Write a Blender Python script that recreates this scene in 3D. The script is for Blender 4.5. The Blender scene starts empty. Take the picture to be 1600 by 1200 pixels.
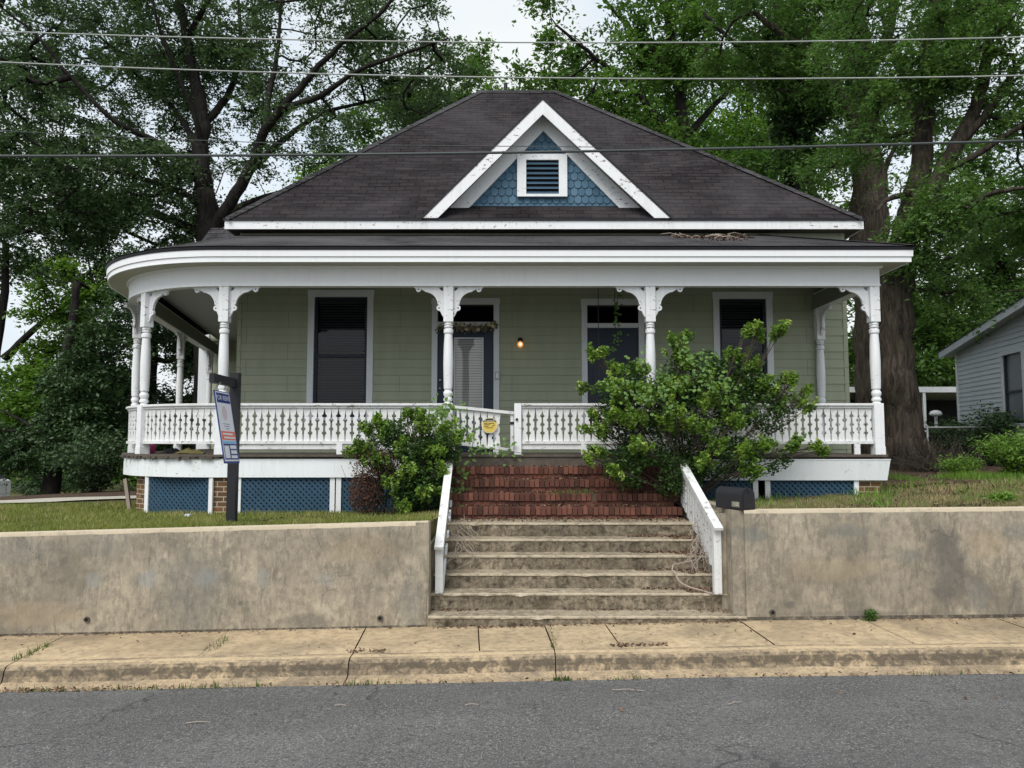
import bpy, math, random
import numpy as np
from mathutils import Vector, Matrix, noise
from mathutils.geometry import tessellate_polygon
R = math.radians
random.seed(7); rng = np.random.default_rng(7)
scene = bpy.context.scene
COL = scene.collection

# ------------------------------------------------------------------ camera, sky, sun, exposure
PITCH = R(4.29); F = 1200.0
cam_d = bpy.data.cameras.new('camera'); cam = bpy.data.objects.new('camera', cam_d); COL.objects.link(cam)
cam_d.sensor_width = 36; cam_d.lens = 36 * F / 1600; cam_d.clip_end = 2000; cam_d.clip_start = .05
cam.location = (0, 0, 0); cam.rotation_euler = (R(90) + PITCH, 0, 0)
scene.camera = cam
scene.render.resolution_x = 1024; scene.render.resolution_y = 768
SUN_EL, SUN_ROT = R(52), R(205)
world = bpy.data.worlds.new('World'); scene.world = world; world.use_nodes = True
wn = world.node_tree; wn.nodes.clear()
sky = wn.nodes.new('ShaderNodeTexSky'); sky.sky_type = 'NISHITA'; sky.sun_disc = False
sky.sun_elevation = SUN_EL; sky.sun_rotation = SUN_ROT; sky.dust_density = 4; sky.air_density = 1.0; sky.ozone_density = 1
hs = wn.nodes.new('ShaderNodeHueSaturation'); hs.inputs['Saturation'].default_value = .22
wmix = wn.nodes.new('ShaderNodeMix'); wmix.data_type = 'RGBA'; wmix.inputs['Factor'].default_value = .62
wmix.inputs['B'].default_value = (8.3, 9.3, 10.3, 1)
wtc = wn.nodes.new('ShaderNodeTexCoord'); wnz = wn.nodes.new('ShaderNodeTexNoise'); wnz.inputs['Scale'].default_value = 3.5; wnz.inputs['Detail'].default_value = 5
wcr = wn.nodes.new('ShaderNodeValToRGB'); wcr.color_ramp.elements[0].position = .38; wcr.color_ramp.elements[1].position = .62
wcr.color_ramp.elements[0].color = (.70,.82,.95,1); wcr.color_ramp.elements[1].color = (.96,1,1,1)
wsc = wn.nodes.new('ShaderNodeVectorMath'); wsc.operation = 'SCALE'; wsc.inputs['Scale'].default_value = 10.2
wn.links.new(wtc.outputs['Generated'], wnz.inputs['Vector']); wn.links.new(wnz.outputs['Fac'], wcr.inputs[0]); wn.links.new(wcr.outputs[0], wsc.inputs[0]); wn.links.new(wsc.outputs[0], wmix.inputs['B'])
bg = wn.nodes.new('ShaderNodeBackground'); bg.inputs['Strength'].default_value = .078
wo = wn.nodes.new('ShaderNodeOutputWorld')
wn.links.new(sky.outputs[0], hs.inputs['Color']); wn.links.new(hs.outputs[0], wmix.inputs['A'])
wn.links.new(wmix.outputs['Result'], bg.inputs['Color']); wn.links.new(bg.outputs[0], wo.inputs['Surface'])
sun_d = bpy.data.lights.new('sun', 'SUN'); sun = bpy.data.objects.new('sun', sun_d); COL.objects.link(sun)
sun_d.energy = 1.5; sun_d.angle = R(35); sun_d.color = (1, .96, .9)
sun.rotation_euler = (R(90) - SUN_EL, 0, R(-25))
scene.view_settings.view_transform = 'Standard'; scene.view_settings.look = 'None'
scene.view_settings.exposure = 0.76; scene.view_settings.gamma = 1
scene.cycles.max_bounces = 7; scene.cycles.transparent_max_bounces = 12
scene.cycles.diffuse_bounces = 4

# ------------------------------------------------------------------ helpers
def at(px, py, D):
    u = (px - 800) / F; v = (600 - py) / F
    y = math.cos(PITCH) - v * math.sin(PITCH); z = math.sin(PITCH) + v * math.cos(PITCH)
    return Vector((u * D / y, D, z * D / y))

class MB:
    def __init__(s): s.v = []; s.f = []; s.t = []; s.m = []
    def add(s, vs, fs, tint=None, mi=0):
        b = len(s.v); s.v.extend([tuple(p) for p in vs])
        t = random.random() if tint is None else tint
        for f in fs: s.f.append(tuple(i + b for i in f)); s.t.append(t); s.m.append(mi)
        return s
    def box(s, x0, x1, y0, y1, z0, z1, tint=None, mi=0):
        vs = [(x, y, z) for z in (z0, z1) for y in (y0, y1) for x in (x0, x1)]
        return s.add(vs, [(0,2,3,1),(4,5,7,6),(0,1,5,4),(2,6,7,3),(0,4,6,2),(1,3,7,5)], tint, mi)
    def bar(s, p, q, w, h, up=(0,0,1), tint=None, mi=0):
        p = Vector(p); q = Vector(q); d = (q - p).normalized(); up = Vector(up)
        a = d.cross(up)
        if a.length < 1e-4: a = d.cross(Vector((1, 0, 0)))
        a.normalize(); b = a.cross(d).normalized(); a *= w / 2; b *= h / 2
        vs = [p-a-b, p+a-b, p-a+b, p+a+b, q-a-b, q+a-b, q-a+b, q+a+b]
        return s.add(vs, [(0,1,3,2),(4,6,7,5),(0,4,5,1),(2,3,7,6),(0,2,6,4),(1,5,7,3)], tint, mi)
    def quad(s, a, b, c, d, tint=None, mi=0): return s.add([a, b, c, d], [(0,1,2,3)], tint, mi)
    def poly(s, pts, tint=None, mi=0): return s.add(pts, [tuple(range(len(pts)))], tint, mi)
    def prism(s, pts, off, tint=None, mi=0, holes=()):
        """pts 3d outline (planar), extruded by vector off; holes list of outlines"""
        off = Vector(off); rings = [[Vector(p) for p in pts]] + [[Vector(p) for p in h] for h in holes]
        flat = [p for r in rings for p in r]; n = len(flat)
        tris = tessellate_polygon(rings)
        fs = [tuple(t) for t in tris] + [tuple(i + n for i in reversed(t)) for t in tris]
        k = 0
        for r in rings:
            m = len(r)
            for i in range(m): fs.append((k+i, k+(i+1) % m, k+(i+1) % m+n, k+i+n))
            k += m
        return s.add(flat + [p + off for p in flat], fs, tint, mi)
    def tube(s, pts, rad, n=8, tint=None, mi=0, cap=True):
        pts = [Vector(p) for p in pts]; m = len(pts)
        if not hasattr(rad, '__len__'): rad = [rad] * m
        vs = []; a = None
        for i, p in enumerate(pts):
            d = (pts[min(i+1, m-1)] - pts[max(i-1, 0)]).normalized()
            if a is None: a = d.cross(Vector((.13, .97, .2))).normalized()
            else: a = (a - d * a.dot(d)).normalized()
            b = d.cross(a)
            for k in range(n):
                t = 2 * math.pi * k / n
                vs.append(p + (a * math.cos(t) + b * math.sin(t)) * rad[i])
        fs = [(i*n+k, i*n+(k+1) % n, (i+1)*n+(k+1) % n, (i+1)*n+k) for i in range(m-1) for k in range(n)]
        if cap: fs += [tuple(reversed(range(n))), tuple((m-1)*n+k for k in range(n))]
        return s.add(vs, fs, tint, mi)
    def lathe(s, c, prof, n=16, tint=None, mi=0):
        vs = [(c[0]+r*math.cos(2*math.pi*k/n), c[1]+r*math.sin(2*math.pi*k/n), c[2]+z) for r, z in prof for k in range(n)]
        m = len(prof)
        fs = [(i*n+k, i*n+(k+1) % n, (i+1)*n+(k+1) % n, (i+1)*n+k) for i in range(m-1) for k in range(n)]
        fs += [tuple(reversed(range(n))), tuple((m-1)*n+k for k in range(n))]
        return s.add(vs, fs, tint, mi)
    def sweep(s, path, prof, tint=None, mi=0, ends=True):
        """path [(x,y)] ; prof closed [(outward offset, z)]"""
        P = [Vector((p[0], p[1])) for p in path]; m = len(P); n = len(prof); vs = []
        for i, p in enumerate(P):
            ns = []
            if i > 0: d = (P[i]-P[i-1]).normalized(); ns.append(Vector((-d.y, d.x)))
            if i < m-1: d = (P[i+1]-P[i]).normalized(); ns.append(Vector((-d.y, d.x)))
            nn = sum(ns, Vector((0, 0))).normalized(); k = 1 / max(.3, nn.dot(ns[0]))
            for o, z in prof: vs.append((p.x + nn.x*o*k, p.y + nn.y*o*k, z))
        fs = [(i*n+k, i*n+(k+1) % n, (i+1)*n+(k+1) % n, (i+1)*n+k) for i in range(m-1) for k in range(n)]
        if ends: fs += [tuple(range(n)), tuple((m-1)*n+k for k in reversed(range(n)))]
        return s.add(vs, fs, tint, mi)
    def build(s, name, mat, parent=None, smooth=False, local=False, auto=None):
        loc = Vector((0, 0, 0))
        if parent is not None:
            if not local: loc = wloc(parent)
        elif not local:
            a = np.array(s.v); loc = Vector(((a[:,0].min()+a[:,0].max())/2, (a[:,1].min()+a[:,1].max())/2, a[:,2].min()))
        me = bpy.data.meshes.new(name)
        me.from_pydata([(x-loc.x, y-loc.y, z-loc.z) for x, y, z in s.v], [], s.f)
        mats = mat if isinstance(mat, (list, tuple)) else [mat]
        for m_ in mats: me.materials.append(m_)
        if len(mats) > 1: me.polygons.foreach_set('material_index', s.m)
        at_ = me.attributes.new('tint', 'FLOAT', 'FACE'); at_.data.foreach_set('value', s.t)
        if smooth: me.polygons.foreach_set('use_smooth', [True]*len(s.f))
        add_uv(me, loc)
        me.update()
        o = bpy.data.objects.new(name, me); COL.objects.link(o)
        if parent is not None: o.parent = parent
        elif not local: o.location = loc
        if auto is not None: o.data.polygons.foreach_set('use_smooth', [True]*len(s.f)); o.data.set_sharp_from_angle(angle=R(auto))
        return o

def wloc(o):
    l = Vector(o.location)
    while o.parent is not None: o = o.parent; l = l + o.location
    return l

def add_uv(me, loc):
    nl = len(me.loops)
    if nl == 0: return
    co = np.empty(len(me.vertices)*3); me.vertices.foreach_get('co', co); co = co.reshape(-1, 3) + np.array(loc)
    li = np.empty(nl, dtype=np.int64); me.loops.foreach_get('vertex_index', li)
    pn = np.empty(len(me.polygons)*3); me.polygons.foreach_get('normal', pn); pn = pn.reshape(-1, 3)
    lt = np.empty(len(me.polygons), dtype=np.int64); me.polygons.foreach_get('loop_total', lt)
    N = np.repeat(pn, lt, axis=0); P = co[li]
    T = np.stack([-N[:,1], N[:,0], np.zeros(nl)], 1); L = np.linalg.norm(T, axis=1); flat = L < .22
    T[flat] = (1, 0, 0); L[flat] = 1; T /= L[:,None]; B = np.cross(N, T)
    B[flat] = (0, 1, 0)
    uv = np.stack([(P*T).sum(1), (P*B).sum(1)], 1)
    u = me.uv_layers.new(name='UVMap'); u.data.foreach_set('uv', uv.ravel())

def thing(name, label, cat, loc=(0,0,0), rz=0, group=None):
    o = bpy.data.objects.new(name, None); COL.objects.link(o); o.location = loc; o.rotation_euler = (0,0,rz)
    o.empty_display_size = .1
    return tag(o, label, cat, group)
def tag(o, label=None, cat=None, group=None, kind=None):
    if label: o['label'] = label
    if cat: o['category'] = cat
    if group: o['group'] = group
    if kind: o['kind'] = kind
    return o
def clone(o, name=None, parent=None, loc=None, rot=None, scale=None):
    c = o.copy(); COL.objects.link(c)
    if parent is not None: c.parent = parent
    if loc is not None: c.location = loc
    if rot is not None: c.rotation_euler = rot
    if scale is not None: c.scale = scale
    for ch in list(o.children): clone(ch, parent=c)
    return c

# ------------------------------------------------------------------ materials
class NT:
    def __init__(s, name):
        s.m = bpy.data.materials.new(name); s.m.use_nodes = True; s.t = s.m.node_tree; s.t.nodes.clear()
        s.out = s.n('ShaderNodeOutputMaterial')
    def n(s, typ, **kw):
        x = s.t.nodes.new(typ)
        for k, v in kw.items():
            if hasattr(x, k): setattr(x, k, v)
        return x
    def l(s, a, b): s.t.links.new(a, b)
    def set(s, sock, val):
        if hasattr(val, 'is_linked') or isinstance(val, bpy.types.NodeSocket): s.l(val, sock)
        elif isinstance(val, tuple) and len(val) == 3 and sock.type == 'RGBA': sock.default_value = (*val, 1)
        else: sock.default_value = val
    def coord(s, kind='Object', scale=(1,1,1)):
        tc = s.n('ShaderNodeTexCoord'); mp = s.n('ShaderNodeMapping'); mp.inputs['Scale'].default_value = scale
        s.l(tc.outputs[kind], mp.inputs['Vector']); return mp.outputs[0]
    def noise(s, vec, scale, detail=4, rough=.55, dist=0):
        x = s.n('ShaderNodeTexNoise'); s.l(vec, x.inputs['Vector'])
        x.inputs['Scale'].default_value = scale; x.inputs['Detail'].default_value = detail
        x.inputs['Roughness'].default_value = rough; x.inputs['Distortion'].default_value = dist
        return x.outputs['Fac']
    def ramp(s, fac, a, b, ca=(0,0,0), cb=(1,1,1)):
        x = s.n('ShaderNodeValToRGB'); s.l(fac, x.inputs[0])
        x.color_ramp.elements[0].position = a; x.color_ramp.elements[1].position = b
        x.color_ramp.elements[0].color = (*ca, 1); x.color_ramp.elements[1].color = (*cb, 1)
        return x.outputs[0]
    def mix(s, fac, a, b, mode='MIX'):
        x = s.n('ShaderNodeMix', data_type='RGBA', blend_type=mode)
        s.set(x.inputs['Factor'], fac); s.set(x.inputs['A'], a); s.set(x.inputs['B'], b); return x.outputs['Result']
    def math(s, op, a, b=0.0):
        x = s.n('ShaderNodeMath', operation=op); s.set(x.inputs[0], a); s.set(x.inputs[1], b); return x.outputs[0]
    def attr(s, name='tint'):
        x = s.n('ShaderNodeAttribute', attribute_name=name); return x.outputs['Fac']
    def finish(s, col, rough=.8, bump=None, bstr=.3, bdist=.01, spec=.3, metal=0):
        p = s.n('ShaderNodeBsdfPrincipled'); s.set(p.inputs['Base Color'], col); s.set(p.inputs['Roughness'], rough)
        p.inputs['Specular IOR Level'].default_value = spec; p.inputs['Metallic'].default_value = metal
        if bump is not None:
            b = s.n('ShaderNodeBump'); b.inputs['Strength'].default_value = bstr; b.inputs['Distance'].default_value = bdist
            s.l(bump, b.inputs['Height']); s.l(b.outputs[0], p.inputs['Normal'])
        s.l(p.outputs[0], s.out.inputs['Surface']); return s.m

def paint(name, col, dirt=(.30,.29,.26), amount=.3, peel=0.0, rough=.55, wood=(.16,.13,.11), tint=.0):
    n = NT(name); c = n.coord()
    big = n.noise(c, 1.7, 5); st = n.noise(n.coord('Object', (9, 9, .8)), 2.0, 5)
    f = n.math('MULTIPLY', n.ramp(big, .38, .78), n.ramp(st, .35, .75))
    col_ = n.mix(n.math('MULTIPLY', f, amount), col, dirt)
    sp = n.ramp(n.noise(c, 38, 3), .66, .74); col_ = n.mix(n.math('MULTIPLY', sp, amount*.9), col_, dirt)
    if tint: col_ = n.mix(tint, col_, n.mix(n.attr(), (.25,.25,.25), (1,1,1)), 'MULTIPLY')
    h = n.noise(n.coord('Object', (40, 40, 3)), 1.5, 3)
    if peel:
        pk = n.ramp(n.noise(n.coord('Object', (1, 1, 2.2)), 9, 6, .7), .69 - peel*.13, .71 - peel*.13)
        pk = n.math('MULTIPLY', pk, n.ramp(n.noise(c, .9, 2), .42, .55))
        col_ = n.mix(pk, col_, wood); h = n.math('SUBTRACT', h, pk)
    return n.finish(col_, rough, h, .25, .004)

def concrete(name, c1, c2, stain, scale=1.0, stain_amt=.6, streak=True, bump=.5, spots=.4, pale_col=None, dark_col=None, patches=()):
    n = NT(name); c = n.coord()
    a = n.noise(c, 1.1*scale, 8, .62, .6); b = n.noise(c, 9*scale, 6, .65); f = n.noise(c, 70, 4, .7)
    col = n.mix(n.ramp(a, .40, .60), c1, c2)
    col = n.mix(n.math('MULTIPLY', n.ramp(b, .45, .62), .5), col, stain)
    if streak:
        s_ = n.noise(n.coord('Object', (5, 5, 1.3)), 1.9, 8, .68, 1.4); col = n.mix(n.math('MULTIPLY', n.ramp(s_, .47, .66), stain_amt), col, stain); s3 = n.noise(n.coord('Object', (9, 9, 4)), 2.2, 7, .7, .9); col = n.mix(n.math('MULTIPLY', n.ramp(s3, .52, .66), .45), col, tuple(min(1,x*1.28) for x in c1))
    big = n.noise(c, .55*scale, 4, .6, 1.2); col = n.mix(n.math('MULTIPLY', n.ramp(big, .5, .68), stain_amt*.9), col, stain)
    sw = n.noise(c, 3.2*scale, 4, .6, 1.4); col = n.mix(n.math('MULTIPLY', n.ramp(sw, .52, .66), .3), col, c2)
    pt = n.ramp(n.noise(c, 26, 5, .75), .66, .72); col = n.mix(n.math('MULTIPLY', pt, spots), col, (.06,.055,.045))
    vo = n.n('ShaderNodeTexVoronoi', feature='DISTANCE_TO_EDGE'); vo.inputs['Scale'].default_value = .9
    wz = n.n('ShaderNodeTexNoise'); wz.inputs['Scale'].default_value = 2.5; wz.inputs['Detail'].default_value = 6; n.l(c, wz.inputs['Vector'])
    sc2 = n.n('ShaderNodeVectorMath', operation='SCALE'); sc2.inputs['Scale'].default_value = .7; n.l(wz.outputs['Color'], sc2.inputs[0])
    ad = n.n('ShaderNodeVectorMath', operation='ADD'); n.l(c, ad.inputs[0]); n.l(sc2.outputs[0], ad.inputs[1]); n.l(ad.outputs[0], vo.inputs['Vector'])
    ck = n.math('MULTIPLY', n.math('SUBTRACT', 1.0, n.ramp(vo.outputs['Distance'], .001, .006)), n.ramp(n.noise(c, .9, 2), .50, .56)); col = n.mix(n.math('MULTIPLY', ck, .6), col, (.06,.055,.05))
    if patches:
        sx = n.n('ShaderNodeSeparateXYZ'); n.l(c, sx.inputs[0])
        wob = n.math('MULTIPLY', n.math('SUBTRACT', n.noise(c, 4.5, 7, .75, 1.2), .5), 3.2)
        for (px_, pz_, rx_, rz2, pc, ps) in patches:
            dx = n.math('DIVIDE', n.math('SUBTRACT', sx.outputs[0], px_), rx_); dz = n.math('DIVIDE', n.math('SUBTRACT', sx.outputs[2], pz_), rz2)
            d2 = n.math('ADD', n.math('ADD', n.math('MULTIPLY', dx, dx), n.math('MULTIPLY', dz, dz)), wob)
            col = n.mix(n.math('MULTIPLY', n.math('SUBTRACT', 1.0, n.ramp(d2, .2, 1.25)), ps*.8), col, pc)
    if pale_col: col = n.mix(n.math('MULTIPLY', n.ramp(n.math('ADD', n.attr(), n.math('MULTIPLY', n.math('SUBTRACT', b, .5), .9)), .70, .92), .85), col, pale_col)
    if dark_col: col = n.mix(n.math('MULTIPLY', n.math('SUBTRACT', 1.0, n.ramp(n.math('ADD', n.attr(), n.math('MULTIPLY', n.math('SUBTRACT', n.noise(n.coord('Object',(4,4,5)), 2.5, 7, .75, .5), .5), 1.3)), .12, .34)), .85), col, dark_col)
    col = n.mix(.35, col, n.mix(f, (.35,.35,.35), (1.3,1.3,1.3)), 'MULTIPLY')
    h = n.math('ADD', n.math('MULTIPLY', b, .6), n.math('MULTIPLY', f, .35))
    return n.finish(col, .92, h, bump, .012, .15)

def plain(name, col, rough=.7, var=.25, scale=6, bump=.2, spec=.3, metal=0):
    n = NT(name); c = n.coord(); f = n.noise(c, scale, 5, .6)
    dark = tuple(x*(1-var) for x in col); lite = tuple(min(1, x*(1+var)) for x in col)
    return n.finish(n.mix(f, dark, lite), rough, n.noise(c, scale*6, 4), bump, .004, spec, metal)

def leafmat(name, c1, c2, c3=None, trans=.35, rough=.5):
    n = NT(name); t = n.attr(); col = n.mix(t, c1, c2)
    if c3: col = n.mix(n.ramp(t, .86, .97), col, c3)
    p = n.n('ShaderNodeBsdfPrincipled'); n.set(p.inputs['Base Color'], col); p.inputs['Roughness'].default_value = rough
    p.inputs['Specular IOR Level'].default_value = .35
    tr = n.n('ShaderNodeBsdfTranslucent'); n.l(n.mix(.5, col, (1.3,1.5,.5), 'MULTIPLY'), tr.inputs['Color'])
    mx = n.n('ShaderNodeMixShader'); mx.inputs[0].default_value = trans
    n.l(p.outputs[0], mx.inputs[1]); n.l(tr.outputs[0], mx.inputs[2]); n.l(mx.outputs[0], n.out.inputs['Surface'])
    return n.m

def shingles(name, c1, c2, worn, bw=.3, rh=.14):
    n = NT(name); uv = n.n('ShaderNodeTexCoord').outputs['UV']; c = n.coord()
    b = n.n('ShaderNodeTexBrick'); n.l(uv, b.inputs['Vector']); b.inputs['Scale'].default_value = 1
    b.inputs['Brick Width'].default_value = bw; b.inputs['Row Height'].default_value = rh
    b.inputs['Mortar Size'].default_value = .010; b.inputs['Mortar Smooth'].default_value = .3; b.inputs['Bias'].default_value = -.2
    n.set(b.inputs['Color1'], c1); n.set(b.inputs['Color2'], c2); n.set(b.inputs['Mortar'], (.004,.004,.005))
    big = n.noise(c, .5, 5, .6, .8); col = n.mix(n.math('MULTIPLY', n.ramp(big, .4, .68), .55), b.outputs['Color'], worn)
    st = n.noise(n.coord('UV', (1.2, 9, 1)), 1.3, 5, .65); col = n.mix(n.math('MULTIPLY', n.ramp(st, .5, .72), .5), col, worn)
    f = n.noise(c, 120, 2, .6); col = n.mix(.5, col, n.mix(f, (.4,.4,.4), (1.4,1.4,1.4)), 'MULTIPLY')
    sx = n.n('ShaderNodeSeparateXYZ'); n.l(uv, sx.inputs[0])
    saw = n.math('FRACT', n.math('DIVIDE', sx.outputs[1], rh)); saw = n.math('SUBTRACT', 1.0, saw)
    h = n.math('ADD', n.math('MULTIPLY', saw, .8), n.math('MULTIPLY', n.math('SUBTRACT', 1.0, b.outputs['Fac']), .8))
    return n.finish(col, .93, n.math('ADD', h, n.math('MULTIPLY', f, .15)), .8, .02, .12)

def panel_siding(name, c1, c2, bw=1.2, rh=.30):
    n = NT(name); uv = n.n('ShaderNodeTexCoord').outputs['UV']; c = n.coord()
    mp_ = n.n('ShaderNodeMapping'); mp_.inputs['Location'].default_value = (0,-.163,0); n.l(uv, mp_.inputs['Vector']); uv = mp_.outputs[0]
    b = n.n('ShaderNodeTexBrick'); n.l(uv, b.inputs['Vector']); b.inputs['Scale'].default_value = 1
    b.inputs['Brick Width'].default_value = bw; b.inputs['Row Height'].default_value = rh; b.offset = .37
    b.inputs['Mortar Size'].default_value = .0035; b.inputs['Mortar Smooth'].default_value = .2
    n.set(b.inputs['Color1'], c1); n.set(b.inputs['Color2'], c2); n.set(b.inputs['Mortar'], (.15,.165,.125))
    col = n.mix(n.math('MULTIPLY', n.ramp(n.noise(n.coord('Object', (3,3,.8)), 1.4, 5), .4, .75), .25), b.outputs['Color'], (.2,.21,.15))
    sx = n.n('ShaderNodeSeparateXYZ'); n.l(uv, sx.inputs[0])
    saw = n.math('SUBTRACT', 1.0, n.math('FRACT', n.math('DIVIDE', sx.outputs[1], rh)))
    h = n.math('SUBTRACT', n.math('ADD', saw, n.math('MULTIPLY', n.noise(c, 60, 3), .06)), n.math('MULTIPLY', b.outputs['Fac'], .4))
    return n.finish(col, .7, h, .5, .012, .25)

def brickwork(name, c1, c2, mortar, bw=.215, rh=.075, ms=.009):
    n = NT(name); uv = n.n('ShaderNodeTexCoord').outputs['UV']; c = n.coord()
    b = n.n('ShaderNodeTexBrick'); n.l(uv, b.inputs['Vector']); b.inputs['Scale'].default_value = 1
    b.inputs['Brick Width'].default_value = bw; b.inputs['Row Height'].default_value = rh
    b.inputs['Mortar Size'].default_value = ms; b.inputs['Mortar Smooth'].default_value = .3
    n.set(b.inputs['Color1'], c1); n.set(b.inputs['Color2'], c2); n.set(b.inputs['Mortar'], mortar)
    f = n.noise(c, 22, 5, .7); col = n.mix(.5, b.outputs['Color'], n.mix(f, (.45,.45,.45), (1.4,1.4,1.4)), 'MULTIPLY')
    return n.finish(col, .9, n.math('SUBTRACT', n.math('MULTIPLY', f, .3), b.outputs['Fac']), .7, .01, .15)

def bark(name, c1, c2, sc=1.0):
    n = NT(name); c = n.coord('Object', (7*sc, 7*sc, 1.1*sc)); f = n.noise(c, 1.6, 7, .68, .7)
    col = n.mix(n.ramp(f, .36, .66), c1, c2); g = n.noise(n.coord(), 1.2, 3); col = n.mix(n.math('MULTIPLY', n.ramp(g, .5, .7), .4), col, (.05,.06,.03))
    return n.finish(col, .95, f, 1.0, .06*sc, .1)

def glassmat(name, tint=(.4,.45,.5), refl=1.0):
    n = NT(name); tr = n.n('ShaderNodeBsdfTransparent'); n.set(tr.inputs['Color'], tint)
    g = n.n('ShaderNodeBsdfGlossy'); g.inputs['Roughness'].default_value = .03; n.set(g.inputs['Color'], (refl,)*3)
    fr = n.n('ShaderNodeFresnel'); fr.inputs['IOR'].default_value = 1.5
    mx = n.n('ShaderNodeMixShader'); n.l(n.math('ADD', fr.outputs[0], .03), mx.inputs[0]); n.l(tr.outputs[0], mx.inputs[1]); n.l(g.outputs[0], mx.inputs[2])
    n.l(mx.outputs[0], n.out.inputs['Surface']); return n.m

def emit(name, col, st):
    n = NT(name); e = n.n('ShaderNodeEmission'); n.set(e.inputs['Color'], col); e.inputs['Strength'].default_value = st
    n.l(e.outputs[0], n.out.inputs['Surface']); return n.m

M = {}
M['white'] = paint('white_paint', (.79,.805,.82), amount=.42, peel=.6, tint=.10)
M['white_clean'] = paint('white_paint_trim', (.80,.815,.83), amount=.16, tint=.05)
M['white_peel'] = paint('peeling_white_paint', (.78,.79,.80), amount=.4, peel=.72, wood=(.20,.13,.09))
M['white_rail'] = paint('weathered_rail_paint', (.74,.75,.75), dirt=(.25,.25,.22), amount=.6, peel=.8, wood=(.22,.19,.16), tint=.12)
M['skirt'] = paint('skirt_board_paint', (.76,.79,.81), dirt=(.33,.36,.22), amount=.4, peel=.5)
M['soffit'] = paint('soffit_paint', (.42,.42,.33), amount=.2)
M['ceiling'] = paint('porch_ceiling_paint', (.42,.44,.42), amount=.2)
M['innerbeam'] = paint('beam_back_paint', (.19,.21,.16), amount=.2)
M['casing'] = paint('casing_paint', (.66,.69,.71), amount=.25, peel=.1)
M['siding'] = panel_siding('green_board_siding', (.335,.365,.265), (.352,.380,.277), bw=2.1, rh=.3035)
M['roof'] = shingles('asphalt_shingles', (.015,.012,.0135), (.034,.028,.030), (.066,.060,.064))
M['roof2'] = shingles('porch_asphalt_shingles', (.026,.024,.026), (.056,.052,.055), (.12,.115,.12))
M['edge'] = plain('black_drip_edge', (.012,.012,.016), .6)
M['blue'] = None
n_ = NT('blue_scale_paint'); M['blue'] = n_.finish(n_.mix(n_.attr(), (.034,.092,.150), (.070,.150,.222)), .55, n_.noise(n_.coord('Object',(30,30,3)),1.5,4), .3, .004)
M['lattice'] = plain('blue_lattice_paint', (.028,.070,.115), .6, .3)
M['vent'] = plain('vent_slat_paint', (.04,.085,.13), .5)
M['navy'] = plain('navy_door_paint', (.017,.029,.050), .4, .15)
M['black'] = plain('black_paint', (.018,.018,.022), .5, .2)
M['sash'] = plain('dark_sash_paint', (.018,.022,.038), .5, .2)
M['glass'] = glassmat('window_glass', (.55,.58,.62), .32)
M['glass2'] = glassmat('door_glass', (.82,.84,.86))
M['blind'] = plain('blind_slats', (.20,.205,.21), .6, .1)
M['blind2'] = plain('door_blind_slats', (.62,.61,.56), .6, .1)
M['dark'] = plain('shade_black', (.01,.01,.012), .9)  # near-black stands for the shade inside rooms and hollows
M['deck'] = plain('rotten_deck_wood', (.10,.085,.07), .9, .5, 9, .8)
M['pier'] = brickwork('yellow_brown_brick', (.22,.11,.05), (.10,.065,.04), (.42,.36,.27), .2, .078)
n_ = NT('red_step_brick'); c_ = n_.coord(); f_ = n_.noise(c_, 16, 5, .7)
col_ = n_.mix(n_.attr(), (.075,.034,.026), (.205,.085,.060)); col_ = n_.mix(.6, col_, n_.mix(f_, (.4,.4,.4), (1.4,1.4,1.4)), 'MULTIPLY')
col_ = n_.mix(n_.math('MULTIPLY', n_.ramp(n_.noise(c_, 2.3, 5), .5, .7), .5), col_, (.06,.04,.03))
M['brick'] = n_.finish(col_, .9, f_, .6, .008, .15)
M['mortar'] = plain('brick_mortar', (.13,.085,.065), .95)
def _S(x): return -2.11+.02*x if x < 2 else -2.07+.012*(x-2)
S0L, S0R = _S(-20.4925), _S(21.35)
WALL = dict(c1=(.43,.372,.283), c2=(.31,.27,.208), stain=(.155,.138,.112), pale_col=(.62,.53,.39), dark_col=(.06,.052,.042), stain_amt=.7)
def _loc(lst, ox, oz): return [(at(px, py, 9.0).x-ox, at(px, py, 9.0).z-oz, rx_, rz_, c_, s_) for px, py, rx_, rz_, c_, s_ in lst]
_gl, _gd, _bl, _tn = (.30,.31,.30), (.11,.105,.10), (.17,.18,.17), (.40,.31,.20)
M['wallL'] = concrete('left_wall_concrete', patches=_loc([(145,906,.12,.10,_gl,.6),(232,905,.16,.12,_gl,.7),(322,903,.17,.13,_gl,.7),(410,903,.10,.13,_gl,.6),(510,905,.14,.10,_gl,.5),(300,920,.5,.55,_bl,.45),(160,850,.35,.18,_bl,.4),(480,970,.35,.10,_gd,.6),(560,860,.5,.2,_tn,.35),(60,960,.7,.16,_tn,.5),(640,940,.16,.4,_bl,.5),(375,943,.04,.035,_gd,.9),(30,860,.5,.2,_bl,.4)], -20.4925, S0L), **WALL)
M['wallR'] = concrete('right_wall_concrete', patches=_loc([(1480,880,.24,.55,_gd,.75),(1175,836,.30,.10,_bl,.7),(1320,830,.28,.10,_bl,.65),(1420,870,.2,.08,_bl,.5),(1590,945,.12,.30,_gd,.7),(1235,945,.06,.06,_gd,.8),(1300,890,.7,.16,_tn,.4),(1540,850,.3,.2,_tn,.5),(1530,930,.15,.2,_bl,.5),(1340,960,.9,.05,_gd,.5),(1120,960,.2,.10,_bl,.5),(1590,830,.2,.12,_bl,.6)], 21.35, S0R), **WALL)
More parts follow.
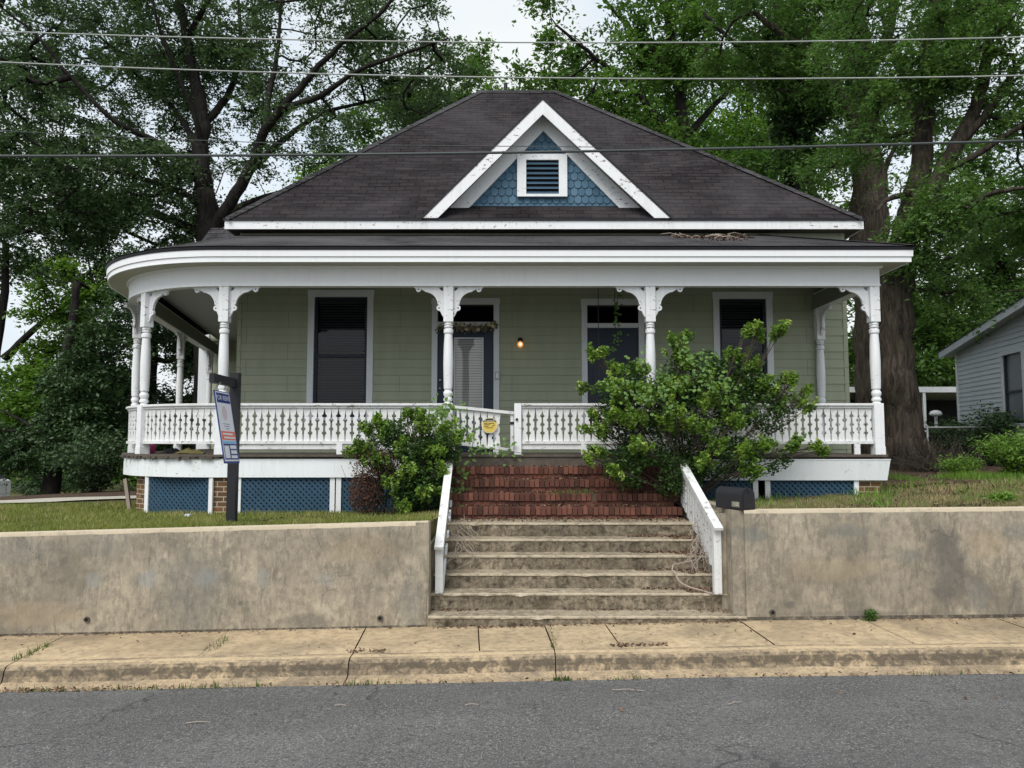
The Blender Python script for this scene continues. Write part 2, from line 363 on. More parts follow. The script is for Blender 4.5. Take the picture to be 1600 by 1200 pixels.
M['stepc'] = concrete('step_concrete', (.37,.31,.225), (.23,.19,.135), (.080,.066,.046), 1.6, .7, True, .6, .6, pale_col=(.50,.43,.32), dark_col=(.040,.033,.025))
M['walkc'] = concrete('sidewalk_concrete', (.51,.395,.25), (.38,.295,.19), (.19,.15,.105), 1.4, .6, False, .6, .5)
M['kerbc'] = concrete('kerb_concrete', (.51,.39,.245), (.35,.27,.18), (.14,.115,.085), 2.2, .65, True, .6, .5, pale_col=(.58,.45,.28), dark_col=(.085,.072,.055))  # dark tone on the kerb face is grime
M['bark'] = bark('tree_bark', (.018,.014,.012), (.095,.078,.062))
M['bark2'] = bark('dark_bark', (.010,.009,.009), (.034,.030,.028))
M['knob'] = plain('brushed_metal', (.5,.5,.5), .3, .1, metal=.9)
M['wirem'] = plain('weathered_wire', (.34,.36,.34), .6)
M['wirek'] = plain('dark_cable', (.05,.06,.06), .5)
M['stem'] = plain('woody_stem', (.055,.045,.036), .9)
M['twig'] = plain('pale_dead_vine', (.30,.25,.21), .9)
M['fencew'] = plain('dull_fence_wire', (.10,.10,.095), .8)
M['gal'] = plain('galvanised_steel', (.35,.36,.37), .5, metal=.5)
M['carsilver'] = plain('silver_car_paint', (.42,.45,.46), .3, .05, metal=.4)
M['lampg'] = plain('pale_lamp_lens', (.30,.32,.33), .25)
M['rubber'] = plain('tyre_rubber', (.02,.02,.02), .9)
n_ = NT('leaf_litter'); M['litter'] = n_.finish(n_.mix(n_.attr(), (.05,.028,.02), (.24,.155,.10)), .9)
n_ = NT('asphalt'); c_ = n_.coord()
f1 = n_.noise(c_, 75, 3, .6); f2 = n_.noise(c_, .7, 5, .6, .5); f3 = n_.noise(c_, 28, 4, .7)
col_ = n_.mix(n_.ramp(f2, .35, .7), (.094,.092,.090), (.138,.135,.132))
col_ = n_.mix(n_.math('MULTIPLY', n_.ramp(f1, .54, .64), .8), col_, (.34,.34,.33))
col_ = n_.mix(n_.math('MULTIPLY', n_.ramp(f3, .48, .64), .6), col_, (.035,.035,.037)); f4 = n_.noise(n_.coord('Object', (.12, 1.1, 1)), 1.0, 5, .6, .6); col_ = n_.mix(n_.math('MULTIPLY', n_.ramp(f4, .45, .65), .35), col_, (.075,.074,.073)); f5 = n_.noise(c_, 2.6, 6, .75, 1.0); col_ = n_.mix(n_.math('MULTIPLY', n_.ramp(f5, .60, .68), .35), col_, (.05,.049,.048))
vo = n_.n('ShaderNodeTexVoronoi', feature='DISTANCE_TO_EDGE'); vo.inputs['Scale'].default_value = .42
wv = n_.n('ShaderNodeVectorMath', operation='ADD'); wn_ = n_.n('ShaderNodeTexNoise'); wn_.inputs['Scale'].default_value = 2.2; wn_.inputs['Detail'].default_value = 6
n_.l(c_, wn_.inputs['Vector']); sc_ = n_.n('ShaderNodeVectorMath', operation='SCALE'); sc_.inputs['Scale'].default_value = .6
n_.l(wn_.outputs['Color'], sc_.inputs[0]); n_.l(c_, wv.inputs[0]); n_.l(sc_.outputs[0], wv.inputs[1]); n_.l(wv.outputs[0], vo.inputs['Vector'])
ck = n_.math('MULTIPLY', n_.math('SUBTRACT', 1.0, n_.ramp(vo.outputs['Distance'], .002, .0075)), n_.ramp(n_.noise(c_, .8, 2), .52, .6))
col_ = n_.mix(n_.math('MULTIPLY', ck, .6), col_, (.03,.03,.03))
M['asphalt'] = n_.finish(col_, .9, n_.math('SUBTRACT', n_.math('ADD', f1, n_.math('MULTIPLY', f3, .7)), ck), .8, .012, .2)
n_ = NT('lawn_soil'); c_ = n_.coord()
g1 = n_.noise(c_, 1.3, 6, .65, .5); g2 = n_.noise(c_, 30, 5, .7)
col_ = n_.mix(n_.ramp(g1, .4, .62), (.065,.10,.025), (.12,.115,.045)); col_ = n_.mix(n_.ramp(g2, .4, .65), col_, (.10,.07,.045))
sx = n_.n('ShaderNodeSeparateXYZ'); n_.l(c_, sx.inputs[0])
M['lawn'] = n_.finish(col_, .95, g2, 1, .03, .1)
n_ = NT('bare_dirt'); c_ = n_.coord(); g2 = n_.noise(c_, 14, 6, .7)
M['dirt'] = n_.finish(n_.mix(n_.ramp(g2, .35, .65), (.045,.03,.024), (.13,.09,.065)), .95, g2, 1, .04, .1)
M['drive'] = plain('pale_driveway_concrete', (.42,.40,.34), .9)
# foliage
M['leaf_oak'] = leafmat('oak_leaves', (.034,.068,.030), (.115,.185,.078))
M['leaf_dark'] = leafmat('evergreen_leaves', (.020,.048,.018), (.065,.120,.042), trans=.2)
M['leaf_lime'] = leafmat('bright_tree_leaves', (.06,.14,.022), (.18,.30,.042), trans=.5)
M['leaf_mid'] = leafmat('tree_leaves', (.034,.085,.018), (.13,.235,.045), trans=.45)
M['leaf_pecan'] = leafmat('feathery_tree_leaves', (.032,.082,.020), (.135,.235,.060), trans=.45)
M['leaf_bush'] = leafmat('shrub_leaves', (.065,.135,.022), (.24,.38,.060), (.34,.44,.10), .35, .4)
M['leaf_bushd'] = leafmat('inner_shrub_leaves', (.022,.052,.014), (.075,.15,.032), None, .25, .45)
M['leaf_vine'] = leafmat('vine_leaves', (.07,.15,.03), (.15,.26,.055), None, .35, .45)
M['leaf_dead'] = leafmat('dead_shrub_leaves', (.05,.024,.016), (.14,.07,.045), None, .2, .8)
M['leaf_fern'] = leafmat('weed_leaves', (.07,.16,.025), (.20,.33,.05), None, .4, .5)
M['grassm'] = leafmat('grass_blades', (.11,.155,.030), (.31,.32,.085), (.42,.35,.19), .3, .6)
M['grassd'] = leafmat('dry_grass_blades', (.12,.13,.045), (.33,.28,.14), (.45,.33,.2), .2, .7)
# ------------------------------------------------------------------ ground, road, pavement
def lerp(a, b, t): return a + (b-a)*t
def interp(x, xs, ys): return float(np.interp(x, xs, ys))
def S(x):                                             # level of the pavement against the wall
    if x < 2: return -2.11 + .02*x
    return -2.07 + .012*(x-2)
WT = lambda x: interp(x, [-30,-6,-1,2.6,6.5,30], [-1.72,-1.07,-.935,-.80,-.765,-.6])   # top of retaining wall
DECK = -.2
def H(x, y):
    f = WT(x) - .025
    b = interp(x, [-30,-6,-1,2.6,4.5,7,12,40], [-1.5,-1.14,-1.12,-1.0,-.9,-.70,-.62,-.3])
    h = lerp(f, b, min(1, max(0, (y-9.2)/3.2)))
    fl = min(1, max(0, (-x-6)/8)); h -= fl*.055*max(0, min(y, 60)-16)
    h -= min(1, max(0, (-x-16)/5))*.75*min(1, max(0, (y-20)/8))
    if y > 16: h += .03*noise.noise(Vector((x*.3, y*.3, 0)))
    h += .012*noise.noise(Vector((x*1.3, y*1.3, 3)))
    if -1.0 < x < 2.58 and y < 12.4: h = -2.6
    return h
xs = sorted(set([-160,-120,-90,-70,-55,-45,-38,-32] + list(np.arange(-28, -1, .75)) + [-1.0,-.995, 0, 1, 2, 2.575, 2.58] + list(np.arange(3, 28, .75)) + [32,38,45,60,80,110,160]))
ys = sorted(set(list(np.arange(9.12, 16, .4)) + [12.39, 12.4] + list(np.arange(16, 40, 1.5)) + [44,50,60,75,95,120,160,220,320]))
g = MB(); g.add([(x, y, H(x, y)) for y in ys for x in xs],
    [(j*len(xs)+i, j*len(xs)+i+1, (j+1)*len(xs)+i+1, (j+1)*len(xs)+i) for j in range(len(ys)-1) for i in range(len(xs)-1)])
tag(g.build('lawn', M['lawn'], smooth=True), kind='structure')

def strip(name, mat, prof, x0, x1, n, jit=.004, smooth=True, dz=0.0, tints=None):
    """sheet swept along the street: prof [(y, z relative to S)]"""
    b = MB(); X = np.linspace(x0, x1, n); k = len(prof)
    vs = []
    for x in X:
        for y, z in prof:
            q = noise.noise(Vector((x*3.1, y*5, z*7)))*jit + noise.noise(Vector((x*.8, y, 5)))*jit*2
            vs.append((x, y+q, S(x)+z+dz+q*.6))
    for j in range(k-1): b.add([], [], 0); b_f = [(i*k+j, (i+1)*k+j, (i+1)*k+j+1, i*k+j+1) for i in range(n-1)]; b.f += b_f; b.t += [tints[j] if tints else .5]*len(b_f); b.m += [0]*len(b_f)
    b.v = vs
    return b.build(name, mat, smooth=smooth)
# road with slight crown
b = MB(); X = np.linspace(-90, 90, 361); prof = [(-14,-.25),(-6,-.16),(-1.5,-.135),(2,-.125),(4.5,-.14),(6.5,-.165),(7.54,-.180)]
k = len(prof); vs = []
for x in X:
    for j, (y, z) in enumerate(prof):
        if j == k-1: y += .022*noise.noise(Vector((x*2.3, 1, 1))) + .02*noise.noise(Vector((x*9, 1, 1)))
        vs.append((x, y, S(x)+z))
b.add(vs, [(i*k+j, (i+1)*k+j, (i+1)*k+j+1, i*k+j+1) for i in range(360) for j in range(k-1)])
tag(b.build('road', M['asphalt'], smooth=True), kind='structure')
g = MB()   # far verge on the camera's own side
g.add([(-90,-60,-3.4),(90,-60,-1.2),(90,-14,S(90)-.26),(-90,-14,S(-90)-.26)], [(0,1,2,3)])
tag(g.build('verge', M['lawn']), kind='structure')
kerb_prof = [(7.45,-.192),(7.52,-.187),(7.62,-.184),(7.72,-.178),(7.765,-.160),(7.785,-.11),(7.80,-.055),(7.825,-.025),(7.87,-.014),(7.96,-.012),(8.02,-.011)]
joints = [-20,-16.6,-13.2,-9.8,-6.6,-5.05,-3.2,-1.62,.43,2.7,4.1,5.6,9,12.4,15.8,20]
for a, c in zip(joints[:-1], joints[1:]): pass
KJ = [-60,-14,-8.1,-5.03,-1.62,.43,5.62,9,14,60]
for ka, kb in zip(KJ[:-1], KJ[1:]): kerb = strip('kerb', M['kerbc'], kerb_prof, ka+.006, kb-.006, max(20, int((kb-ka)/.06)), .006, tints=[.6,.6,.6,.42,.2,.13,.24,.6,.85,.6]);  tag(kerb, kind='structure')
kb_prof = [(y+.02, z-.05) for y, z in kerb_prof]; tag(strip('kerb_joint_soil', M['dirt'], kb_prof, -60, 60, 120, 0), kind='structure')
wj = [-60,-20,-16,-13,-10,-8.2,-6.7,-5.05,-3.2,-1.62,-.33,.43,1.12,2.68,4.1,5.62,7.2,9,12,16,20,60]
pv = MB()
for a, c in zip(wj[:-1], wj[1:]):
    n = max(2, int((c-a)/.3)); n = min(n, 60); dz = random.uniform(-.006, .006); X = np.linspace(a+.007, c-.007, n)
    ys_ = [8.012, 8.03, 8.3, 8.6, 8.9, 9.06]; zz = [-.018,-.008,-.004,0,.004,.006]
    off = .05 if c-a < 3 else 0
    vs = [(x-(y-8)*.06, y, S(x)+z+dz+.004*noise.noise(Vector((x*2, y*2, 0)))) for x in X for y, z in zip(ys_, zz)]
    pv.add(vs, [(i*6+j, (i+1)*6+j, (i+1)*6+j+1, i*6+j+1) for i in range(n-1) for j in range(5)])
    pv.add([(a+.007,8.012,S(a)-.02),(c-.007,8.012,S(c)-.02),(c-.007,8.012,S(c)-.06),(a+.007,8.012,S(a)-.06)], [(0,1,2,3)])
tag(pv.build('pavement', M['walkc'], smooth=True), kind='structure')
tag(strip('pavement_joint_soil', M['dirt'], [(8.0,-.045),(9.1,-.03)], -60, 60, 120), kind='structure')

# driveway slab, bare soil under the trees
def drape(name, mat, pts, dz=.01, n=24, kind='structure'):
    """pts: list of (near xy, far xy) pairs"""
    b = MB(); vs = []; k = 5; m = len(pts)
    P = []
    for (a0, a1), (c0, c1) in zip(pts[:-1], pts[1:]):
        for i in range(n):
            t = i/n; P.append((Vector(a0).lerp(Vector(c0), t), Vector(a1).lerp(Vector(c1), t)))
    P.append((Vector(pts[-1][0]), Vector(pts[-1][1])))
    for p, q in P:
        for j in range(k):
            w = p.lerp(q, j/(k-1)); vs.append((w.x, w.y, H(w.x, w.y)+dz))
    b.add(vs, [(i*k+j, (i+1)*k+j, (i+1)*k+j+1, i*k+j+1) for i in range(len(P)-1) for j in range(k-1)])
    o = b.build(name, mat, smooth=True); tag(o, kind=kind); return o
drape('driveway', M['drive'], [((-30,14.0),(-30,15.2)),((-10.2,14.4),(-10.4,15.5)),((-7.6,15.6),(-7.9,17.0)),((-9,24),(-10,24))], .03)
drape('bare_soil', M['dirt'], [((-40,15.4),(-40,24)),((-14,15.3),(-14,25)),((-10.6,15.7),(-10.8,23)),((-8.5,17.2),(-9.2,22))], .018)
drape('tree_soil', M['dirt'], [((6.4,12.6),(6.4,20)),((9,13.1),(9,20)),((13,13.3),(13,19))], .02)

# ------------------------------------------------------------------ retaining walls
def ret_wall(label, x0, x1, group):
    root = thing('retaining_wall', label, 'retaining wall', ((x0+x1)/2, 9.1, S((x0+x1)/2)), group=group)
    b = MB(); n = int(abs(x1-x0)/.14); X = np.linspace(x0, x1, n+1); m = 12; vs = []
    for x in X:
        zt = WT(x); zb = S(x) - .35
        for j in range(m+1):
            t = j/m; z = lerp(zb, zt-.012, t)
            q = .010*noise.noise(Vector((x*1.7, z*2.2, 1))) + .004*noise.noise(Vector((x*9, z*9, 2)))
            vs.append((x, 9.0 + q + .02*t, z))
        vs[-1] = (x, vs[-1][1], zt-.036+.008*noise.noise(Vector((x*6,0,0)))); vs.append((x, 9.030+.01*noise.noise(Vector((x*5,1,0))), zt)); vs.append((x, 9.20, zt+.002)); vs.append((x, 9.23, zt-.3)); vs.append((x, 9.23, zb))
    k = m+5
    b.add(vs, [tuple(range(k))[::-1], tuple(n*k+j for j in range(k))], .5)
    for j in range(k-1):
        fs = [(i*k+j, (i+1)*k+j, (i+1)*k+j+1, i*k+j+1) for i in range(n)]; b.f += fs; b.m += [0]*n
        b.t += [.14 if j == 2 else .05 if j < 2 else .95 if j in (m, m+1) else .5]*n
    return root, b
rootL, b = ret_wall('long stained concrete retaining wall left of the steps below the sign post', -40, -.985, 'concrete retaining walls')
b.box(-1.12, -.965, 9.021, 9.22, -2.4, WT(-1)-.003, .5); b.box(-1.12, -.965, 9.22, 11.0, -2.4, -1.22, .5)
b.build('wall', M['wallL'], rootL, auto=35)
rootR, b = ret_wall('stained concrete retaining wall right of the steps beneath the mailbox', 2.70, 40, 'concrete retaining walls')
b.box(2.56, 2.702, 9.052, 11.0, -2.4, WT(2.7)-.004, .5)
b.box(2.50, 2.60, 9.3, 11.9, -2.4, -.86, .5)
b.build('wall', M['wallR'], rootR, auto=35)
for (px, py, rt) in ((136,968,rootL),(594,966,rootL),(1207,957,rootR)):
    c = at(px, py, 9.0); w = MB(); n = 16; vs = []
    for r, y in ((.020,8.985),(.033,8.982),(.035,9.01),(.020,9.06)):
        for k in range(n): a = 2*math.pi*k/n; vs.append((c.x+r*math.cos(a), y, c.z+r*math.sin(a)))
    w.add(vs, [(i*n+k, i*n+(k+1)%n, ((i+1)%4)*n+(k+1)%n, ((i+1)%4)*n+k) for i in range(4) for k in range(n)])
    w.build('weep_pipe', M['deck'], rt)
    w = MB(); w.add([(c.x+.0205*math.cos(2*math.pi*k/n), 8.9845, c.z+.0205*math.sin(2*math.pi*k/n)) for k in range(n)], [tuple(range(n))]); w.build('pipe_hole', M['dark'], rt)

# ------------------------------------------------------------------ concrete steps and brick steps
def rough_block(b, x0, x1, y0, y1, z0, z1, n, seed, jit=.006):
    """step block with a worn nosing"""
    X = np.linspace(x0, x1, n); vs = []
    for x in X:
        def q(k): return jit*noise.noise(Vector((x*4, k*3.1, seed*7))) + jit*.5*noise.noise(Vector((x*17, k, seed)))
        chip = max(0, noise.noise(Vector((x*5, seed*3, 9)))-.25)*.035
        vs += [(x, y0+.012+q(1)*.5, z0), (x, y0+.008+q(2), (z0+z1)/2), (x, y0+.004+q(3), z1-.030-chip), (x, y0-.006+q(4), z1-.024-chip),
               (x, y0-.002+q(4)+chip, z1-.006), (x, y0+.014+chip, z1+q(5)*.5), (x, y1, z1+.003), (x, y1, z0)]
    k = 8
    b.add(vs, [tuple(range(k))[::-1], tuple((n-1)*k+j for j in range(k))], tint=.5)
    for j in range(k):
        fs = [(i*k+j, (i+1)*k+j, (i+1)*k+(j+1)%k, i*k+(j+1)%k) for i in range(n-1)]; b.f += fs; b.m += [0]*len(fs); b.t += [(.12,.30,.42,.85,.92,.74,.5,.5)[j]]*len(fs)  # face tints: risers darker towards the foot, nosing and tread edge paler
SX = [(-.96,2.69),(-.965,2.56),(-.97,2.52),(-.97,2.50),(-.97,2.46),(-.97,2.44)]
SZ = [-1.995,-1.80,-1.622,-1.444,-1.278,-1.096]
csteps = thing('concrete_steps', 'six worn concrete steps rising from the pavement between the two walls', 'steps', (.8,9,-2.1))
for i in range(6):
    b = MB(); y0 = 9.0 + .3*i - (.03 if i == 0 else 0)
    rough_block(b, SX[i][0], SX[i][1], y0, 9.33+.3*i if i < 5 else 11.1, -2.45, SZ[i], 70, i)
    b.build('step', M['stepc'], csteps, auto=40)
bsteps = thing('brick_steps', 'weathered red brick steps leading up to the porch gate', 'steps', (.75,11,-1.1))
b = MB(); bz = [-.93,-.75,-.565,-.385]
bx0, bx1 = -.93, 2.36
for i in range(4):
    y0 = 11.0 + .25*i; b.box(bx0+.01, bx1-.01, y0+.042, 12.0, -1.15+.001*i, bz[i]-.012)
b.build('mortar_core', M['mortar'], bsteps)
for i in range(4):
    b = MB(); y0 = 11.0+.25*i; x = bx0; zt = bz[i]
    while x < bx1:
        j = random.uniform(-.008, .008); jz = random.uniform(-.006, .006)
        if random.random() > .012: b.box(x+.004, x+.067, y0+j, y0+.22, zt-.105+jz, zt+jz)
        x += .0745
    x = bx0 - random.uniform(0, .15)
    while x < bx1:
        if x+.1 > bx0: b.box(max(bx0, x)+.004, min(bx1, x+.205), y0+.026+random.uniform(-.005,.005), y0+.15, zt-.178, zt-.114)
        x += .215
    x = bx0
    while x < bx1: b.box(x+.004, min(x+.205, bx1), y0+.2205, y0+.262, zt-.07, zt-.006); x += .215
    b.build('brick_course', M['brick'], bsteps)

# ------------------------------------------------------------------ the house
house = thing('house', 'green single storey cottage with wraparound white porch and hipped dark roof', 'house', (.5, 14.3, -1.14))
YW = 14.3
def wall_open(b, x0, x1, z0, z1, y, th, ops):
    xs_ = sorted({x0, x1, *[o[0] for o in ops], *[o[1] for o in ops]}); zs_ = sorted({z0, z1, *[o[2] for o in ops], *[o[3] for o in ops]})
    for i in range(len(xs_)-1):
        run = None
        for j in range(len(zs_)-1):
            cx, cz = (xs_[i]+xs_[i+1])/2, (zs_[j]+zs_[j+1])/2
            op = any(o[0] < cx < o[1] and o[2] < cz < o[3] for o in ops)
            if not op:
                if run is None: run = zs_[j]
            if (op or j == len(zs_)-2) and run is not None:
                ztop = zs_[j] if op else zs_[j+1]; za = run
                while za < ztop-1e-6:
                    k = math.floor((za-.163)/.3035+1e-6); zlo = .163+k*.3035; zhi = zlo+.3035; zb_ = min(ztop, zhi)
                    ya = y-.016*(1-(za-zlo)/.3035); yb = y-.016*(1-(zb_-zlo)/.3035)
                    b.quad((xs_[i],ya,za),(xs_[i+1],ya,za),(xs_[i+1],yb,zb_),(xs_[i],yb,zb_), .5)
                    if za > run: b.quad((xs_[i],ya,za),(xs_[i],y,za),(xs_[i+1],y,za),(xs_[i+1],ya,za), .5)
                    za = zb_
                run = None
XL, XR = -5.13, 6.27
def xz(p0, p1, D=YW):   # pixel box -> x0,x1,z0,z1
    a = at(*p0, D); c = at(*p1, D); return (a.x, c.x, c.z, a.z)
W1 = xz((492,464),(572,652)); W2 = xz((1123,467),(1201,652))
D1 = xz((684,476),(771,707)); D2 = xz((917,477),(1000,707))
D1 = (D1[0], D1[1], DECK, D1[3]); D2 = (D2[0], D2[1], DECK, D2[3])
b = MB(); wall_open(b, XL, XR, -1.2, 4.06, YW, .1, [W1, W2, D1, D2])
b.quad((XR,YW,-1.3),(XR,22.7,-1.3),(XR,22.7,4.06),(XR,YW,4.06), .5); b.quad((XL,22,-1.4),(XL,YW,-1.4),(XL,YW,4.06),(XL,22,4.06), .5)
b.quad((XR,22.7,-1.3),(XL,22.7,-1.3),(XL,22.7,4.06),(XR,22.7,4.06), .5)
WD = (-7.35,-6.2,DECK,2.5)    # side wing door facing the street
wall_open(b, -8.9, XL, -2.2, 3.9, 22, .1, [WD]); b.quad((-8.9,30,-2.6),(-8.9,22,-2.6),(-8.9,22,3.9),(-8.9,30,3.9), .5)
b.build('wall', M['siding'], house)
b = MB(); b.box(XR-.06, XR+.02, YW-.02, YW+.08, -1.2, 4.0); b.build('corner_board', M['siding'], house); b = MB(); b.box(XL-.02, XL+.05, YW-.02, YW+.06, DECK, 4.0); b.build('corner_board', M['siding'], house); b = MB(); b.box(-9.0,-8.72,21.94,22.04,-2,3.9); b.build('corner_board', M['casing'], house)

def openframe(b, r, y, w, h0=None, bot=False, topw=None, t=.03):
    x0, x1, z0, z1 = r; tw = topw or w
    b.box(x0-w, x0, y-t, y+.02, z0-(.0 if not bot else 0), z1, tint=.5); b.box(x1, x1+w, y-t, y+.02, z0, z1, tint=.6)
    b.box(x0-w-.01, x1+w+.01, y-t-.006, y+.02, z1, z1+tw, tint=.4)
    if bot: b.box(x0-w-.03, x1+w+.03, y-t-.04, y+.02, z0-.06, z0, tint=.5)
def make_window(r, cw, blindfrac=1.0, label=None):
    x0, x1, z0, z1 = r; b = MB(); openframe(b, r, YW, cw, bot=True, topw=.13)
    w = b.build('window', M['casing'], house)
    if label: w['label'] = label
    s = MB(); y = YW+.03; t = .055; zm = (z0+z1)/2 + .02
    for q in (x0, x1-t): s.box(q, q+t, y, y+.05, z0, z1)
    s.box(x0+t, x1-t, y, y+.05, z0, z0+.07); s.box(x0+t, x1-t, y, y+.05, z1-.05, z1)
    s.box(x0+t, x1-t, y-.01, y+.04, zm-.03, zm+.03)
    s.build('sash', M['sash'], w)
    s = MB(); s.quad((x0+t,y+.03,z0+.07),(x1-t,y+.03,z0+.07),(x1-t,y+.03,z1-.05),(x0+t,y+.03,z1-.05)); s.build('pane', M['glass'], w)
    s = MB(); z = z1-.08; lim = z1 - (z1-z0)*blindfrac + .08
    while z > lim:
        dz = .012 + random.uniform(-.002, .002); s.quad((x0+.06,y+.09,z),(x1-.06,y+.09,z+random.uniform(-.002,.002)),(x1-.06,y+.115,z-dz*2.2),(x0+.06,y+.115,z-dz*2.2)); z -= .05
    s.box(x0+.05,x1-.05,y+.08,y+.12,z1-.09,z1-.05); s.box(x0+.06,x1-.06,y+.085,y+.115,lim-.03,lim-.005)
    s.build('blind', M['blind'], w)
    return w
make_window(W1, .115, 1.0); make_window(W2, .115, .45)
b = MB(); b.box(XL+.12, XR-.12, YW+.6, YW+.62, DECK, 3.2); b.box(XL+.12, XR-.12, YW+.02, YW+.6, 3.2, 3.22); b.box(XL+.12, XR-.12, YW+.02, YW+.6, DECK-.02, DECK)
for x in (-3.9,-1.9,-1.6,.6,1.1,2.6,3.3,5.2): b.box(x, x+.02, YW+.06, YW+.6, DECK, 3.2)
b.build('dark_room_box', M['dark'], house); b = MB(); b.box(-8.5,-5.3,22.4,22.42,DECK,3.2); b.build('dark_room_box', M['dark'], house)  # black boxes behind the openings; room shade is in their colour
def make_door(r, bar, glass, label):
    x0, x1, z0, z1 = r; b = MB(); openframe(b, r, YW, .105, topw=.12)
    zb = bar[0]; b.box(x0, x1, YW-.012, YW+.05, bar[1], bar[0], tint=.5)
    d = b.build('door', M['casing'], house); d['label'] = label
    s = MB(); y = YW+.035; zt = bar[1]
    if glass:
        gx0, gx1, gz0, gz1 = glass
        s.box(x0, gx0, y, y+.045, z0, zt); s.box(gx1, x1, y, y+.045, z0, zt); s.box(gx0, gx1, y, y+.045, gz1, zt); s.box(gx0, gx1, y, y+.045, z0, gz0)
        s.build('door_leaf', M['navy'], d)
        s = MB(); s.quad((gx0,y+.02,gz0),(gx1,y+.02,gz0),(gx1,y+.02,gz1),(gx0,y+.02,gz1)); s.build('door_glass', M['glass2'], d)
        s = MB()
        for q, w_ in ((gx0,.02),(gx1-.02,.02)): s.box(q,q+w_,y-.008,y+.01,gz0,gz1)
        s.box(gx0+.02,gx1-.02,y-.008,y+.01,gz1-.025,gz1); s.box(gx0+.02,gx1-.02,y-.008,y+.01,gz0,gz0+.02); s.build('glass_bead', M['casing'], d)
        s = MB(); z = gz1-.03
        while z > gz0+.03: s.quad((gx0+.01,y+.05,z),(gx1-.01,y+.05,z),(gx1-.01,y+.058,z-.043),(gx0+.01,y+.058,z-.043)); z -= .05
        s.build('blind', M['blind2'], d)
        for zz in (at(689,594,YW).z, at(689,607,YW).z):
            k = MB(); kx = x0+.055
            k.tube([(kx,y-.005,zz),(kx,y-.02,zz),(kx,y-.05,zz),(kx,y-.07,zz)], [.028,.014,.026,.018], 12); k.build('knob', M['knob'], d, smooth=True)
    else:
        s.box(x0, x1, y, y+.045, z0, zt)
        for (a0,a1,c0,c1) in ((.12,.44,.15,.75),(.56,.88,.15,.75),(.12,.44,.95,1.75),(.56,.88,.95,1.75)):
            wx = x1-x0; s.box(x0+a0*wx, x0+a1*wx, y-.012, y-.0005, z0+c0, z0+c1)
        s.build('door_leaf', M['navy'], d)
    s = MB(); s.quad((x0,y+.01,bar[0]),(x1,y+.01,bar[0]),(x1,y+.01,z1),(x0,y+.01,z1)); s.build('transom_glass', M['glass'], d)
    s = MB(); s.box(x0, x1, y-.01, y+.03, z1-.03, z1); s.box(x0, x0+.02, y-.01, y+.03, bar[0], z1-.03); s.build('transom_frame', M['black'], d)
    return d
gl = xz((709,527),(755,690))
make_door(D1, (at(700,503,YW).z, at(700,510,YW).z), gl, 'navy front door with tall blinds-filled glass pane and transom')
make_door(D2, (at(950,505,YW).z, at(950,512,YW).z), None, 'plain navy panelled door with transom behind the big shrub')
# wing door
b = MB(); x0,x1,z0,z1 = WD; b.box(x0-.12,x0,21.96,22.02,z0,z1); b.box(x1,x1+.12,21.96,22.02,z0,z1); b.box(x0-.13,x1+.13,21.95,22.02,z1,z1+.14); b.box(x0,x1,21.97,22.05,1.88,1.98)
d = b.build('door', M['casing'], house); d['label'] = 'dark side door at the far end of the left porch'
s = MB(); s.box(x0,x1,22.03,22.08,z0,1.88); s.build('door_leaf', M['navy'], d); s = MB(); s.quad((x0,22.05,1.98),(x1,22.05,1.98),(x1,22.05,z1),(x0,22.05,z1)); s.build('transom_glass', M['glass'], d)
# keypad and porch lamp
c = at(777,587,YW); b = MB(); b.box(c.x-.045,c.x+.045,YW-.06,YW-.031,c.z-.075,c.z+.075); k = b.build('intercom', M['gal'], house)
b = MB(); b.box(c.x-.025,c.x+.025,YW-.064,YW-.0605,c.z-.05,c.z+.05); b.build('intercom_panel', M['white'], k)
c = at(813,538,YW-.1); b = MB(); b.tube([(c.x,YW-.001,c.z+.09),(c.x,YW-.03,c.z+.09)],.05,14); b.tube([(c.x,YW-.03,c.z+.09),(c.x,YW-.1,c.z+.10),(c.x,YW-.1,c.z+.06)],[.015,.015,.03],8)
lamp = b.build('porch_lamp', M['black'], house, smooth=True)
b = MB(); b.lathe((c.x,YW-.1,c.z), [(.012,.06),(.035,.045),(.055,.015),(.057,-.01),(.045,-.04),(.02,-.058)], 14)
gg = NT('amber_glass'); p = gg.n('ShaderNodeBsdfPrincipled'); gg.set(p.inputs['Base Color'], (.9,.5,.2)); p.inputs['Roughness'].default_value = .2
gg.set(p.inputs['Emission Color'], (1,.42,.12)); p.inputs['Emission Strength'].default_value = .38; gg.l(p.outputs[0], gg.out.inputs['Surface'])
b.build('lamp_globe', gg.m, lamp, smooth=True)
b = MB(); b.lathe((c.x,YW-.1602,c.z-.005), [(.006,-.02),(.018,-.012),(.018,.012),(.006,.02)], 10); b.build('bulb', emit('bulb_glow', (1,.72,.38), 2.6), lamp)

# --- porch path (centre line of the posts)
PY = 12.08; AC = Vector((-4.55, 14.45)); AR = 2.37; PXR = 5.74
arc = [(AC.x - AR*math.sin(a), AC.y - AR*math.cos(a)) for a in [R(78.3)*i/26 for i in range(27)]]
endp = Vector(arc[-1]); sd = Vector((-math.sin(R(11.7)), math.cos(R(11.7))))
side_end = endp + sd*8.15
path = [(PXR, YW), (PXR, PY)] + arc + [tuple(endp + sd*t) for t in (2,4,6,8.15)]
def sub(i, j): return path[i:j]
b = MB(); b.sweep(path, [(-.08,2.46),(.08,2.46),(.08,2.772),(-.08,2.772)], .5); b.build('porch_beam', M['white_clean'], house, auto=20)
b = MB(); b.sweep(path, [(.078,2.455),(.088,2.455),(.088,2.485),(.078,2.485)], .3); b.sweep(path, [(.08,2.735),(.11,2.735),(.125,2.768),(.08,2.768)], .5); b.build('beam_trim', M['white_clean'], house, auto=20)
